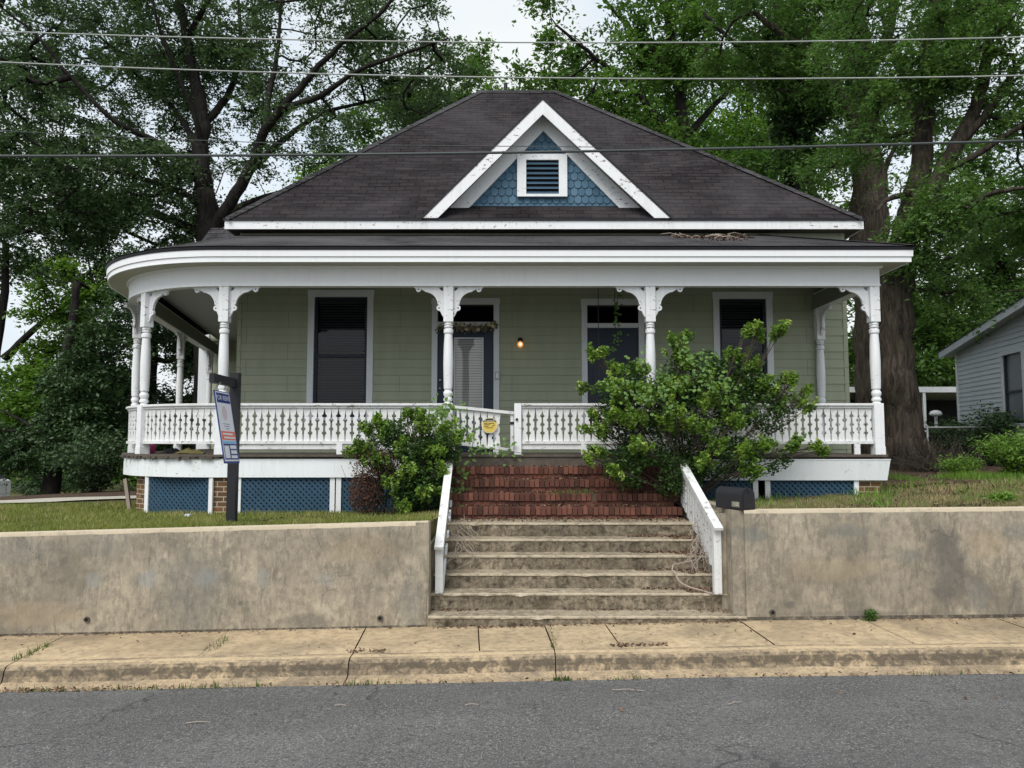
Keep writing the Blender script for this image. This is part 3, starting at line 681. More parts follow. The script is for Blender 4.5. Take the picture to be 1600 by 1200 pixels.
b = MB(); b.sweep(path, [(-.083,2.47),(-.1,2.47),(-.1,2.74),(-.083,2.74)], .5); b.build('beam_lining', M['innerbeam'], house, auto=20)
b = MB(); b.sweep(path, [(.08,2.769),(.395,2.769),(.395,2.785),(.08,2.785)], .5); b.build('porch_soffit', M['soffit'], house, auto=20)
b = MB(); b.sweep(path, [(.395,2.762),(.418,2.762),(.418,2.842),(.395,2.842)], .5); b.sweep(path, [(.396,2.846),(.436,2.846),(.440,2.945),(.396,2.945)], .55); b.sweep(path, [(.394,2.84),(.412,2.84),(.412,2.848),(.394,2.848)], 0)
b.build('porch_fascia', M['white_clean'], house, auto=20)
b = MB(); b.sweep(path, [(.30,2.947),(.452,2.947),(.462,2.99),(.30,3.0)], .5); b.build('drip_edge', M['edge'], house, auto=20)
# ceiling and deck polygons
def fan(b, z, off, thick=None):
    ring = []
    P = [Vector(p) for p in path]
    for i, p in enumerate(P):
        ns = []
        if i: d = (P[i]-P[i-1]).normalized(); ns.append(Vector((-d.y, d.x)))
        if i < len(P)-1: d = (P[i+1]-P[i]).normalized(); ns.append(Vector((-d.y, d.x)))
        nn = sum(ns, Vector((0,0))).normalized(); q = p + nn*off/max(.3, nn.dot(ns[0])); ring.append(Vector((q.x, q.y, z)))
    ring += [Vector((XL, 22, z)), Vector((XL, YW, z))]
    if thick: b.prism(ring, (0,0,-thick), .5)
    else: b.add(ring, [tuple(t) for t in tessellate_polygon([ring])], .5)
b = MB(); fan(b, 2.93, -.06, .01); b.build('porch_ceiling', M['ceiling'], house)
b = MB(); fan(b, DECK, .10, .035); b.build('porch_floor', M['deck'], house)
b = MB()   # ragged rotten board ends
for i in range(2, len(path)-2):
    p = Vector(path[i]); q = Vector(path[i+1]); L = (q-p).length; d = (q-p).normalized(); nn = Vector((-d.y, d.x)); s_ = 0
    while s_ < L-.02:
        w = random.uniform(.07,.1); e = random.uniform(.07,.135); c = p + d*(s_+w/2)
        if not (-1.0 < c.x < 2.4 and c.y < 12.2):
            b.bar((c.x+nn.x*.02, c.y+nn.y*.02, DECK-.045+random.uniform(-.01,.006)), (c.x+nn.x*e, c.y+nn.y*e, DECK-.05+random.uniform(-.015,.008)), w*.93, .032)
        s_ += w
b.build('floor_board_ends', M['deck'], house)
b = MB(); b.sweep(path[1:], [(-.0,-.262),(.03,-.262),(.03,-.238),(-.0,-.238)], .5); b.build('rim_joist', M['deck'], house, auto=20)
# skirt boards
def subpath(x_from, x_to):   # part of the front run
    return [(x_from, PY), (x_to, PY)]
fr = [( -.98, PY)] + arc + [tuple(endp + sd*t) for t in (2,4,6)]
b = MB(); b.sweep(fr, [(.035,-.555),(.065,-.555),(.06,-.268),(.035,-.268)], .5)
for x in (-2.77, -3.9): b.box(x-.002, x+.002, PY-.066, PY-.064, -.55, -.27, 0)
b.build('skirt_board', M['skirt'], house, auto=20)
b = MB(); b.sweep([(PXR+.03,YW),(PXR+.03,PY),(2.42,PY)], [(.035,-.60),(.065,-.60),(.105,-.285),(.07,-.285)], .5); b.build('skirt_board', M['skirt'], house, auto=20)
b = MB(); b.sweep([(PXR+.03,YW),(PXR+.03,PY),(2.42,PY)], [(.07,-.283),(.112,-.283),(.112,-.272),(.07,-.272)], .5); b.build('skirt_cap', M['white_clean'], house, auto=20)
# lattice panels, stiles, brick piers
def frame_at(x, y=None):
    return None
def lattice(p, q, z0, z1, zb):
    """panel from p to q (xy)"""
    p = Vector(p); q = Vector(q); L = (q-p).length; d = (q-p)/L; nn = Vector((-d.y, d.x)); b = MB(); Hh = z1-zb; pitch = .088; w = .038
    for lay, sgn in ((0,1),(1,-1)):
        s0 = -Hh if sgn > 0 else 0
        s_ = s0
        while s_ < L+(Hh if sgn < 0 else 0):
            # line u = s_ + sgn*v ; band width w*1.41 ; clip to 0..L
            pts = []
            for v0, e in ((0,0),(0,w*1.41),(Hh,w*1.41),(Hh,0)): pts.append([s_ + sgn*v0 + e, v0])
            poly = pts
            for lim, side in ((0,1),(L,-1)):
                out = []
                for i in range(len(poly)):
                    a_, c_ = poly[i], poly[(i+1) % len(poly)]; ia = (a_[0]-lim)*side >= 0; ic = (c_[0]-lim)*side >= 0
                    if ia: out.append(a_)
                    if ia != ic: t = (lim-a_[0])/(c_[0]-a_[0]); out.append([lim, a_[1]+t*(c_[1]-a_[1])])
                poly = out
                if not poly: break
            if len(poly) > 2:
                P3 = [(p.x+d.x*u+nn.x*(.0-lay*.008), p.y+d.y*u+nn.y*(-lay*.008), zb+v) for u, v in poly]
                b.prism(P3, (nn.x*.007, nn.y*.007, 0))
            s_ += pitch*1.0
    lt = b.build('lattice_panel', M['lattice'], house); return lt
def skx(px): return at(px, 780, 12.02).x
def arcpt(theta, r=AR): return (AC.x - r*math.sin(R(theta)), AC.y - r*math.cos(R(theta)))
def stile(p, q, z0, z1):
    p = Vector(p); q = Vector(q); d = (q-p).normalized(); nn = Vector((-d.y, d.x)); b = MB()
    a = [(p.x,p.y,z0),(q.x,q.y,z0),(q.x,q.y,z1),(p.x,p.y,z1)]; b.prism(a, (nn.x*.03, nn.y*.03, 0)); return b.build('stile', M['white'], house)
yl = PY-.005
lattice((skx(514),yl),(skx(375),yl),0,-.55,-1.19); stile((skx(375),yl),(skx(369.5),yl),-1.2,-.557); stile((skx(522),yl),(skx(514.5),yl),-1.2,-.557); stile((skx(532),yl),(skx(524),yl),-1.2,-.557)
lattice((skx(680),yl),(skx(533),yl),0,-.55,-1.19)
A1, A2 = arcpt(4, AR+.01), arcpt(32.5, AR+.01)
lattice(A1, A2, 0, -.55, -1.19); 
v = (Vector(A2)-Vector(A1)).normalized(); stile(Vector(A1)-v*.07, A1, -1.2, -.557); stile(A2, Vector(A2)+v*.07, -1.2, -.557)
lattice((skx(1336),yl),(skx(1205),yl),0,-.6,-1.05); stile((skx(1205),yl),(skx(1197),yl),-1.1,-.602); stile((skx(1344),yl),(skx(1336.5),yl),-1.0,-.602); stile((skx(1186),yl),(skx(1178),yl),-1.1,-.602)
lattice((skx(1177),yl),(skx(1075),yl),0,-.6,-1.1)
b = MB(); b.box(skx(327.5), skx(369), PY, PY+.4, -1.3, -.557)
b.build('brick_pier', M['pier'], house); b = MB(); c = Vector(arcpt(40, AR-.06)); 
v1 = Vector((math.cos(R(40)),-math.sin(R(40)))); n1 = Vector((math.sin(R(40)),math.cos(R(40))))
q = [c - v1*.26, c + v1*.18, c + v1*.18 + n1*.4, c - v1*.26 + n1*.4]
b.prism([(p.x,p.y,-1.3) for p in q], (0,0,.743)); b.build('brick_pier', M['pier'], house); b = MB(); b.box(skx(1346), skx(1378), PY, PY+.4, -1.2, -.602)
b.build('brick_pier', M['pier'], house)
b = MB(); 
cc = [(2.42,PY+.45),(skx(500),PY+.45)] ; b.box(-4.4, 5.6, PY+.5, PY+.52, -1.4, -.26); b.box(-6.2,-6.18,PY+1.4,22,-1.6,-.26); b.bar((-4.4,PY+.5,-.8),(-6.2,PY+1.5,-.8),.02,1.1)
b.build('crawlspace_shade', M['dark'], house)  # black sheets behind the lattice; under-deck shade put into their colour
pa, pb = at(204,806,12.9), at(196,748,12.9); b = MB(); b.bar(pa, pb, .05, .055); b.build('loose_skirt_plank', M['twig'], house)
# risers under the deck behind the brick steps
b = MB(); b.box(-.95, 2.4, 12.0, 12.02, -.4, -.24); b.build('deck_riser', M['deck'], house)

# --- posts
def postmesh():
    b = MB(); h = .075
    b.box(-h,h,-h,h, 0, .80); b.box(-h-.006,h+.006,-h-.006,h+.006, 0, .12)
    b.box(-h,h,-h,h, 2.09, 2.66)
    prof = [(.074,.80),(.055,.815),(.055,.83),(.073,.845),(.073,.875),(.056,.89),(.060,.91),(.074,.94),(.074,.975),(.058,1.0),(.058,1.015),(.070,1.03),
            (.070,1.045),(.074,1.15),(.079,1.45),(.073,1.72),(.063,1.885),(.062,1.90),(.076,1.915),(.078,1.95),(.074,1.975),(.058,1.985),(.058,1.995),(.071,2.005),(.071,2.02),(.058,2.03),(.071,2.045),(.071,2.06),(.060,2.07),(.074,2.09)]
    b.lathe((0,0,0), prof, 20)
    return b
pm = postmesh().build('porch_post', M['white'], None, local=True, auto=35)
pm.parent = house; proto_post = pm
def bracket_mesh():
    # in local x (out from the post) and z (down from beam), thickness along y
    A = []
    L = .50; Hh = .50
    A += [(0,0),(L,0)]
    A += [(L-.03,-.02)]
    cx, cz = L-.095, -.045
    A += [(cx+.042*math.cos(t), cz+.042*math.sin(t)) for t in np.linspace(R(10), R(-190), 12)]
    A += [(L-.15,-.05),(.31,-.07)]
    A += [(.31-.215*math.sin(t)+.0, -.30+.215*math.cos(t)) for t in np.linspace(R(5), R(86), 10)]
    cx, cz = .070, -.345
    A += [(cx-.0+.045*math.cos(t), cz+.045*math.sin(t)) for t in np.linspace(R(100), R(-100), 12)]
    A += [(.045,-.42),(.028,-.46),(0,-.50)]
    A += [(0,-.16)]
    A += [(.05*math.cos(t)*1.0+.0, -.075+.085*math.sin(t)) for t in np.linspace(R(-90), R(70), 7)][1:-1] + [(.03,-.004)] if False else []
    hole = lambda cx, cz, r: [(cx+r*math.cos(t), 0, cz+r*math.sin(t)) for t in np.linspace(0, 2*math.pi, 9)[:-1]]
    b = MB(); b.prism([(x,-.02,z) for x, z in A], (0,.04,0), holes=[[(x,-.02,z) for x,_,z in hole(L-.095,-.047,.013)], [(x,-.02,z) for x,_,z in hole(.075,-.345,.013)],
        [(.014,-.02,-.014),(.075,-.02,-.014),(.060,-.02,-.045),(.045,-.02,-.062),(.014,-.02,-.075)]])
    return b
bm_ = bracket_mesh().build('bracket', M['white'], None, local=True)
bm_.parent = proto_post
def place_post(x, y, ang, dirs, z=DECK, first=False, zscale=1.0, label=None):
    global bm_used
    if first: o = proto_post
    else:
        o = proto_post.copy(); COL.objects.link(o); o.parent = house
        if 'label' in o: del o['label']
    hl = wloc(house); o.location = (x-hl.x, y-hl.y, z-hl.z); o.rotation_euler = (0,0,ang); o.scale = (1,1,zscale)
    for i, d in enumerate(dirs):
        if first and i == 0: k = bm_
        else: k = bm_.copy(); COL.objects.link(k); k.parent = o
        a = d - ang; k.location = (.076*math.cos(a), .076*math.sin(a), 2.66); k.rotation_euler = (0,0,a)
    if label: o['label'] = label
    return o
def pxX(px, py=560, D=PY): return at(px, py, D).x
P2X, P3X = pxX(700.5), pxX(1016.5)
place_post(-4.56, PY, 0, [0, math.pi-.16], first=True)
place_post(P2X, PY, 0, [0, math.pi]); place_post(P3X, PY, 0, [0, math.pi]); place_post(PXR, PY, 0, [math.pi, R(90)])
def on_arc(th): return arcpt(th)
x, y = on_arc(39.3); place_post(x, y, -R(39.3), [-R(39.3)+R(9), math.pi-R(39.3)-R(9)])
p = endp + sd*.05; an = math.atan2(sd.y, sd.x); place_post(p.x, p.y, an, [an, an+math.pi-R(9)])
for t in (3.66, 7.3):
    p = endp + sd*t; an = math.atan2(sd.y, sd.x); place_post(p.x, p.y, an, [an, an+math.pi])
place_post(PXR, YW-.08, 0, [-R(90)])

# --- railings
BW = .108
def baluster(flip):
    b = MB(); h = .565; w = .052
    # right edge, openings of type A (3 bulbs) and left edge type B (2 bulbs)
    def edge(kind):
        z = [0.0]; e = [w]
        bul = (.14,.285,.43) if kind else (.21,.36)
        pts = [(0,w-.002),(.06,w-.007)]
        for c in bul:
            r = .024; base = w-.014
            pts += [(c-.045, base),(c-r, base-.003),(c-r*.75, base-.016),(c, base-.022),(c+r*.75, base-.016),(c+r, base-.003),(c+.04, base)]
        pts += [(.515,w-.004),(h,w-.002)]
        return pts
    Rr = edge(not flip); Ll = edge(flip)
    outl = [(x, -.009, z) for z, x in Rr] + [(-x, -.009, z) for z, x in reversed(Ll)]
    b.prism(outl, (0,.018,0)); return b
bal_me = [baluster(k).build('baluster', M['white_rail'], None, local=True) for k in (0,1)]
for o in bal_me: COL.objects.unlink(o)
def railing(pts, z0=DECK, kick=None, rail_len=None, name='railing', top_z=.60, first_flip=0, label=None, merge=False):
    """pts: list of xy points; top rail + bottom rail in one mesh, balusters as sub-parts"""
    b = MB()
    path_ = [tuple(p) for p in pts]
    b.sweep(path_, [(-.05,top_z-.035),(.06,top_z-.035),(.06,top_z-.005),(.045,top_z),(-.05,top_z)], .5)
    b.sweep(path_, [(-.03,top_z-.075),(.03,top_z-.075),(.03,top_z-.036),(-.03,top_z-.036)], .4)
    b.sweep(path_, [(-.03,-.035),(.035,-.035),(.035,.01),(-.03,.012)], .6)
    if kick: b.sweep(path_, [(-.012,kick),(.012,kick),(.012,-.037),(-.012,-.037)], .3)
    r = b.build(name, M['white_rail'], house, auto=30)
    if label: r['label'] = label
    # walk
    P = [Vector(p) for p in path_]; tot = sum((P[i+1]-P[i]).length for i in range(len(P)-1)); n = max(1, round(tot/BW)); st = tot/n
    i = 0; acc = 0; hl = wloc(r); k = first_flip; mm = MB()
    for j in range(n):
        s_ = (j+.5)*st
        while acc + (P[i+1]-P[i]).length < s_ and i < len(P)-2: acc += (P[i+1]-P[i]).length; i += 1
        d = (P[i+1]-P[i]).normalized(); c = P[i] + d*(s_-acc)
        if merge:
            ang = math.atan2(d.y, d.x); src = bal_me[(j+k) % 2].data; mt = Matrix.Translation((c.x, c.y, .003)) @ Matrix.Rotation(ang, 4, 'Z') @ Matrix.Diagonal((st/BW, 1, .93, 1))
            mm.add([mt @ v.co for v in src.vertices], [tuple(p.vertices) for p in src.polygons]); continue
        o = bal_me[(j+k) % 2].copy(); COL.objects.link(o); o.name = 'baluster'; o.parent = r
        o.location = (c.x-hl.x, c.y-hl.y, 0-hl.z+.003); o.rotation_euler = (random.uniform(-.01,.01), random.uniform(-.012,.012), math.atan2(d.y, d.x)); o.scale = (st/BW, 1, .93)
    if merge: tag(mm.build('balusters', M['white_rail'], r), kind='stuff')
    return r
h = .078
railing([(-4.56+h, PY), (P2X-h, PY)][::-1], kick=-.12)
GX0, GX1 = pxX(712,640), pxX(803,640); SP = pxX(809,640)
railing([(P3X-h, PY), (SP+.06, PY)], kick=-.12); railing([(PXR-h, PY), (P3X+h, PY)])
railing([(PXR, YW-.16), (PXR, PY+h)], merge=True)
A_ = [arcpt(t) for t in np.linspace(2, 37.7, 14)]; railing(A_, label='curved railing section at the porch corner with open gap beneath')
A_ = [arcpt(t) for t in np.linspace(41, 76.8, 12)]; railing(A_)
A_ = [tuple(endp + sd*.13), tuple(endp + sd*3.58)]; railing(A_, merge=True)
railing([tuple(endp + sd*3.74), tuple(endp + sd*7.22)], merge=True)
b = MB()
for x in (skx(526.5)+.02, pxX(912,700), pxX(1338,705), pxX(775,705)): b.box(x-.045, x+.045, PY-.045, PY-.013, DECK+.002, -.037)
b.build('rail_block', M['white'], house)
b = MB(); b.box(SP-.055, SP+.055, PY-.06, PY+.05, DECK, .60); b.build('gate_post', M['white'], house)
# gate: sagging, its own leaf
gate = MB(); gx0, gx1 = 0, GX1-GX0; zt0, zt1, zb0, zb1 = .565,.47,-.05,-.15
def gz(x, a, c): return lerp(a, c, (x-gx0)/(gx1-gx0))
def gq(xa, xb, ta, tb, y0, y1):   # slanted slab between heights ta(x) and tb(x)
    gate.prism([(xa,y0,ta(xa)),(xb,y0,ta(xb)),(xb,y0,tb(xb)),(xa,y0,tb(xa))], (0,y1-y0,0))
top = lambda x: gz(x, zt0, zt1); bot = lambda x: gz(x, zb0, zb1)
gq(-.02, gx1, lambda x: top(x)-.045, top, -.05, .04); gq(0, gx1, bot, lambda x: bot(x)+.04, -.03, .02)
gq(gx1-.055, gx1-.005, lambda x: bot(x)+.04, lambda x: top(x)-.046, -.02, .02); gq(0.02, .06, lambda x: bot(x)+.04, lambda x: top(x)-.046, -.02, .02)
gate_o = gate.build('gate', M['white_rail'], None, local=True); gate_o.parent = house; hl = wloc(house); gate_o.location = (GX0-hl.x, PY-hl.y, -hl.z)
gate_o['label'] = 'sagging baluster gate at the top of the brick steps'
for j, x in enumerate((.13,.235,.34,.445,.55,.655)):
    o = bal_me[j % 2].copy(); COL.objects.link(o); o.parent = gate_o; o.location = (x, 0, bot(x)+.035); o.scale = (.98,1,(top(x)-bot(x)-.08)/.565)
b = MB(); b.box(gx1-.06, gx1+.02, -.035,-.021, .27,.31); b.tube([(gx1-.02,-.04,.29),(gx1+.09,-.045,.275)],.007,6); b.tube([(gx1+.045,-.075,.345),(gx1+.045,-.062,.345)],.022,8)
lt = b.build('gate_latch', M['black'], gate_o, local=True)

# --- main roof
ex0, ex1, ey0, ey1, ez = -5.33, 6.52, 13.98, 22.95, 4.10
RA = Vector(at(750,144,18.4)); RB = Vector((at(868,148,18.4).x, 18.4, RA.z)); RB.z = RA.z
b = MB(); C0,C1,C2,C3 = [Vector(p) for p in ((ex0,ey0,ez),(ex1,ey0,ez),(ex1,ey1,ez),(ex0,ey1,ez))]
def sub_face(b, A, B, Cc, D, n=10, m=10, sag=.03):
    vs = []
    for j in range(m+1):
        for i in range(n+1):
            p = A.lerp(B, i/n).lerp(D.lerp(Cc, i/n), j/m); s_ = math.sin(math.pi*j/m)
            vs.append((p.x, p.y, p.z - sag*s_ + .012*noise.noise(p*1.1)*s_))
    b.add(vs, [(j*(n+1)+i, j*(n+1)+i+1, (j+1)*(n+1)+i+1, (j+1)*(n+1)+i) for j in range(m) for i in range(n)], .5)
up = Vector((0,0,.035))
for A, B, Cc, D in ((C0,C1,RB,RA),(C1,C2,RB,RB),(C2,C3,RA,RB),(C3,C0,RA,RA)): sub_face(b, A+up, B+up, Cc+up, D+up, sag=0.0)
roof = b.build('roof', M['roof'], house)
b = MB()
for p, q in ((C0,RA),(C1,RB),(RA,RB)):
    n = int((q-p).length/.16)
    for i in range(n):
        a_ = p.lerp(q, i/n)+Vector((0,0,.055+.004*(i%2))); c_ = p.lerp(q, (i+1.25)/n)+Vector((0,0,.05)); d = (q-p).normalized()
        s1 = d.cross(Vector((0,0,1))).normalized(); w = .13; dn = Vector((0,0,-.085 if p != RA else -.13))
        for sg in (1,-1): b.quad(a_, c_, c_+s1*sg*w+dn, a_+s1*sg*w+dn)
b.build('ridge_cap', M['roof2'], roof)
b = MB(); b.box(ex0,ex1,ey0,ey0+.03,3.93,4.085,.5); b.box(ex1-.03,ex1,ey0+.03,ey1,3.93,4.085,.5); b.box(ex0,ex0+.03,ey0+.03,ey1,3.93,4.085,.5)
b.build('eave_fascia', M['white_peel'], house)
b = MB(); b.box(ex0-.02,ex1+.02,ey0-.025,ey0+.04,4.087,4.125,.5); b.box(ex1-.04,ex1+.02,ey0+.04,ey1,4.087,4.125); b.box(ex0-.02,ex0+.04,ey0+.04,ey1,4.087,4.125); b.build('eave_edge', M['edge'], house)
b = MB(); b.box(ex0+.03,ex1-.03,ey0+.03,YW-.002,3.935,3.95); b.box(XR+.003,ex1-.03,YW,ey1,3.935,3.95); b.box(ex0+.03,XL-.003,YW,ey1,3.935,3.95); b.build('eave_soffit', M['deck'], house)
# --- porch roof
b = MB(); eave = []
P = [Vector(p) for p in path]
for i, p in enumerate(P):
    ns = []
    if i: d = (P[i]-P[i-1]).normalized(); ns.append(Vector((-d.y, d.x)))
    if i < len(P)-1: d = (P[i+1]-P[i]).normalized(); ns.append(Vector((-d.y, d.x)))
    nn = sum(ns, Vector((0,0))).normalized(); q = p + nn*.462/max(.3, nn.dot(ns[0])); eave.append(Vector((q.x, q.y, 3.005)))
ZT = 3.90
tops = [Vector((4.75, YW-.005, ZT))]*2
tops += [Vector((XL, YW-.005, ZT))]*27 + [Vector((XL-.01, YW+t, ZT)) for t in (2,4,6,7.7)]
def ruled(b, E0, E1, T0, T1, n, m):
    vs = []
    for j in range(m+1):
        for i in range(n+1):
            p = E0.lerp(E1, i/n).lerp(T0.lerp(T1, i/n), j/m); vs.append((p.x, p.y, p.z + .010*noise.noise(p*1.6)*(1 if 0 < j < m else 0)))
    b.add(vs, [(j*(n+1)+i, j*(n+1)+i+1, (j+1)*(n+1)+i+1, (j+1)*(n+1)+i) for j in range(m) for i in range(n)], .5)
for i in range(len(eave)-1):
    L = (eave[i+1]-eave[i]).length; ruled(b, eave[i], eave[i+1], tops[i], tops[i+1], max(1, int(L/.8)), 6)
proof = b.build('porch_roof', M['roof2'], house)
b = MB(); q0, q1 = eave[1], tops[1]; n = 16
for i in range(n):
    a_ = q0.lerp(q1, i/n)+Vector((0,0,.02)); c_ = q0.lerp(q1, (i+1.2)/n)+Vector((0,0,.017)); d = (q1-q0).normalized(); s1 = d.cross(Vector((0,0,1))).normalized()
    for sg in (1,-1): b.quad(a_, c_, c_+s1*sg*.12+Vector((0,0,-.02)), a_+s1*sg*.12+Vector((0,0,-.02)))
b.build('ridge_cap', M['roof2'], proof)
# small pent roof piece over the side bay
b = MB(); lo = [(-7.0,15.6,3.3),(XL,15.6,3.3),(XL,18.5,3.3),(-7.0,18.5,3.3)]; t0, t1 = at(330,356,16.6), at(358,356,16.6)
hi = [(t0.x,16.6,t0.z),(XL,16.6,t0.z),(XL,17.8,t0.z),(t0.x,17.8,t0.z)]
b.add(lo+hi, [(0,1,5,4),(1,2,6,5),(2,3,7,6),(3,0,4,7),(4,5,6,7)]); b.build('side_bay_roof', M['roof2'], house)
# --- dormer gable
def mainz(y): return 4.13 + (RA.z+.035-4.13)*(y-ey0)/(18.4-ey0)
gy = 13.93; ap = at(848,156,gy); gl_ = at(661,343,gy); gr_ = at(1047,343,gy); base = 4.125; gl_.z = gr_.z = base; ap.y = gl_.y = gr_.y = gy
yback = ey0 + (ap.z-4.13)*(18.4-ey0)/(RA.z+.035-4.13)
b = MB(); apb = Vector((ap.x, yback+.15, ap.z))
for foot in (gl_, gr_):
    f2 = Vector((foot.x, gy, foot.z)); fb = Vector((foot.x, ey0+.02, mainz(ey0+.02)))
    u_ = Vector((0,0,.05)); ruled(b, f2+u_, fb+u_, ap+u_, apb+u_, 6, 8)
gab = b.build('dormer_roof', M['roof'], house)
b = MB()
for foot in (gl_, gr_):
    d = (ap-foot).normalized(); b.prism([foot+Vector((0,-.012,.0))-d*.04, ap+Vector((0,-.012,0)), ap+Vector((0,-.012,.055)), foot+Vector((0,-.012,.052))-d*.04], (0,.05,0))
b.build('rake_edge', M['edge'], gab)
b = MB(); rk = .2
for foot in (gl_, gr_):
    sx_ = 1 if foot is gl_ else -1; vv = Vector((0,0,.275)); hx = .275*abs(ap.x-foot.x)/(ap.z-foot.z)
    b.prism([foot, ap, ap-vv, foot+Vector((sx_*hx,0,0))], (0,.03,0), .5)
b.build('rake_board', M['white_peel'], gab)
gf = 14.31; b = MB(); ia = ap-Vector((0,0,.275)); 
for foot in (gl_, gr_):
    sx_ = 1 if foot is gl_ else -1; hx = .275*abs(ap.x-foot.x)/(ap.z-foot.z); f3 = foot+Vector((sx_*hx*.55,.03,.01)); i2 = ap-Vector((0,-.03,.17))
    b.quad(f3, i2, Vector((i2.x, gf, i2.z)), Vector((f3.x, gf, f3.z)))
b.build('dormer_soffit', M['soffit'], gab)
B = [at(730,329,gf), at(970,329,gf), at(849,206,gf)]
b = MB(); w0, w1, wa = Vector((gl_.x+.42,gf+.03,mainz(gf))), Vector((gr_.x-.42,gf+.03,mainz(gf))), Vector((ap.x,gf+.03,ap.z-.12)); b.poly([w0,w1,wa]); b.build('dormer_wall', M['blue'], gab)
# scalloped shingles
b = MB(); row = .150; wd = .138; z = B[0].z - .02; r_ = 0
while z < B[2].z + .1:
    frac = (z-B[0].z)/(B[2].z-B[0].z); xa = lerp(B[0].x, B[2].x, frac)-.2; xb = lerp(B[1].x, B[2].x, frac)+.2; x = B[0].x - 1 + (wd/2 if r_ % 2 else 0)
    while x < xb:
        if x > xa:
            w = wd/2-.004; yb = gf+.004+random.uniform(-.002,.002); pts = [(x-w, z+row+.05), (x-w, z+w)] + [(x-w*math.cos(t), z+w-w*math.sin(t)) for t in np.linspace(R(15),R(165),7)] + [(x+w, z+w), (x+w, z+row+.05)]
            P3 = [(px_, yb-.024*(1-(pz-z)/(row+.05)), pz) for px_, pz in pts]; b.prism([Vector(p) for p in P3], (0,.012,0))
        x += wd
    z += row; r_ += 1
b.build('scalloped_shingles', M['blue'], gab)
b = MB(); fy = gf-.055   # frieze boards cover the ends of the rows
for s_, Bq, foot in ((-1,B[0],gl_),(1,B[1],gr_)):
    o0 = Vector((at(700 if s_ < 0 else 1003,329,gf).x, fy, B[0].z)); oa = Vector((ap.x, fy, ap.z-.16)); b.prism([o0, Vector((Bq.x, fy, B[0].z)), Vector((B[2].x, fy, B[2].z)), oa], (0,.05,0), .5)
b.build('frieze_board', M['white'], gab)
vo_, vi_ = xz((808,243),(886,309), gf), xz((822,252),(873,305), gf)
b = MB(); y = gf-.085
b.box(vo_[0],vi_[0],y,y+.06,vo_[2],vo_[3]); b.box(vi_[1],vo_[1],y,y+.06,vo_[2],vo_[3]); b.box(vi_[0],vi_[1],y,y+.06,vi_[3],vo_[3]); b.box(vi_[0],vi_[1],y,y+.06,vo_[2],vi_[2])
vf = b.build('gable_vent', M['white'], gab)
# (slats sit in the vent opening)
b = MB(); b.box(vi_[0],vi_[1],gf-.028,gf-.024,vi_[2],vi_[3]); b.build('vent_backing', M['dark'], gab)
b = MB(); nsl = 7; dz = (vi_[3]-vi_[2])/nsl
for i in range(nsl): z = vi_[2]+dz*(i+.42); b.quad((vi_[0],y+.01,z-dz*.30),(vi_[1],y+.01,z-dz*.30),(vi_[1],y+.05,z+dz*.25),(vi_[0],y+.05,z+dz*.25)); b.quad((vi_[0],y+.008,z-dz*.36),(vi_[1],y+.008,z-dz*.36),(vi_[1],y+.01,z-dz*.30),(vi_[0],y+.01,z-dz*.30))
b.build('vent_slats', M['vent'], gab)
b = MB(); p0 = at(790,146,19.5); b.tube([(p0.x,19.5,7.5),(p0.x,19.5,p0.z+.28)],.05,10); b.build('vent_pipe', M['black'], house)
#SECTION3
# ------------------------------------------------------------------ stair handrails
def handrail(label, X, d0, z0, d1, z1, npk, post_z, lean=0.0, D1X=None):
    root = thing('stair_handrail', label, 'handrail', (X, d0, post_z), group='white board handrails beside the steps')
    X1 = X if D1X is None else D1X
    zz = lambda y: lerp(z0, z1, (y-d0)/(d1-d0)); xx = lambda y: lerp(X, X1, (y-d0)/(d1-d0))
    b = MB(); b.bar((xx(d0-.12), d0-.12, zz(d0-.12)+.015), (X1, d1, z1+.015), .105, .035); b.build('cap_board', M['white_rail'], root)
    b = MB(); b.box(X-.045, X+.045, d0-.045, d0+.045, post_z, zz(d0)-.005); b.build('post', M['white_rail'], root)
    b = MB(); b.bar((X-.02, d0+.02, zz(d0)-.045), (X1-.02, d1, z1-.045), .03, .075); b.bar((X+.035, d0+.03, zz(d0)-.55), (X1+.035, d1-.25, z1-.66), .03, .08); b.build('stringer', M['white_rail'], root)
    n = npk
    for i in range(n):
        y = lerp(d0+.16, d1-.1, i/(n-1)) + random.uniform(-.01,.01); x = xx(y); b = MB(); w = .048; zb = max(zz(y)-.62-random.uniform(0,.03), -1.75)
        b.prism([(x-.009,y-w,zb+.02),(x-.009,y+w,zb+.04),(x-.009,y+w,zz(y+w)-.02),(x-.009,y-w,zz(y-w)-.02)], (.018,0,0)); b.build('picket', M['white_rail'], root)
    return root
handrail('peeling white board handrail on the right side of the steps next to the mailbox', 2.44, 9.28, -1.0, 11.95, -.02, 17, -1.80, D1X=2.46)
handrail('white board handrail on the left side of the steps beneath the vines', -.868, 9.32, -1.22, 11.95, -.02, 15, -1.80, D1X=-.93)

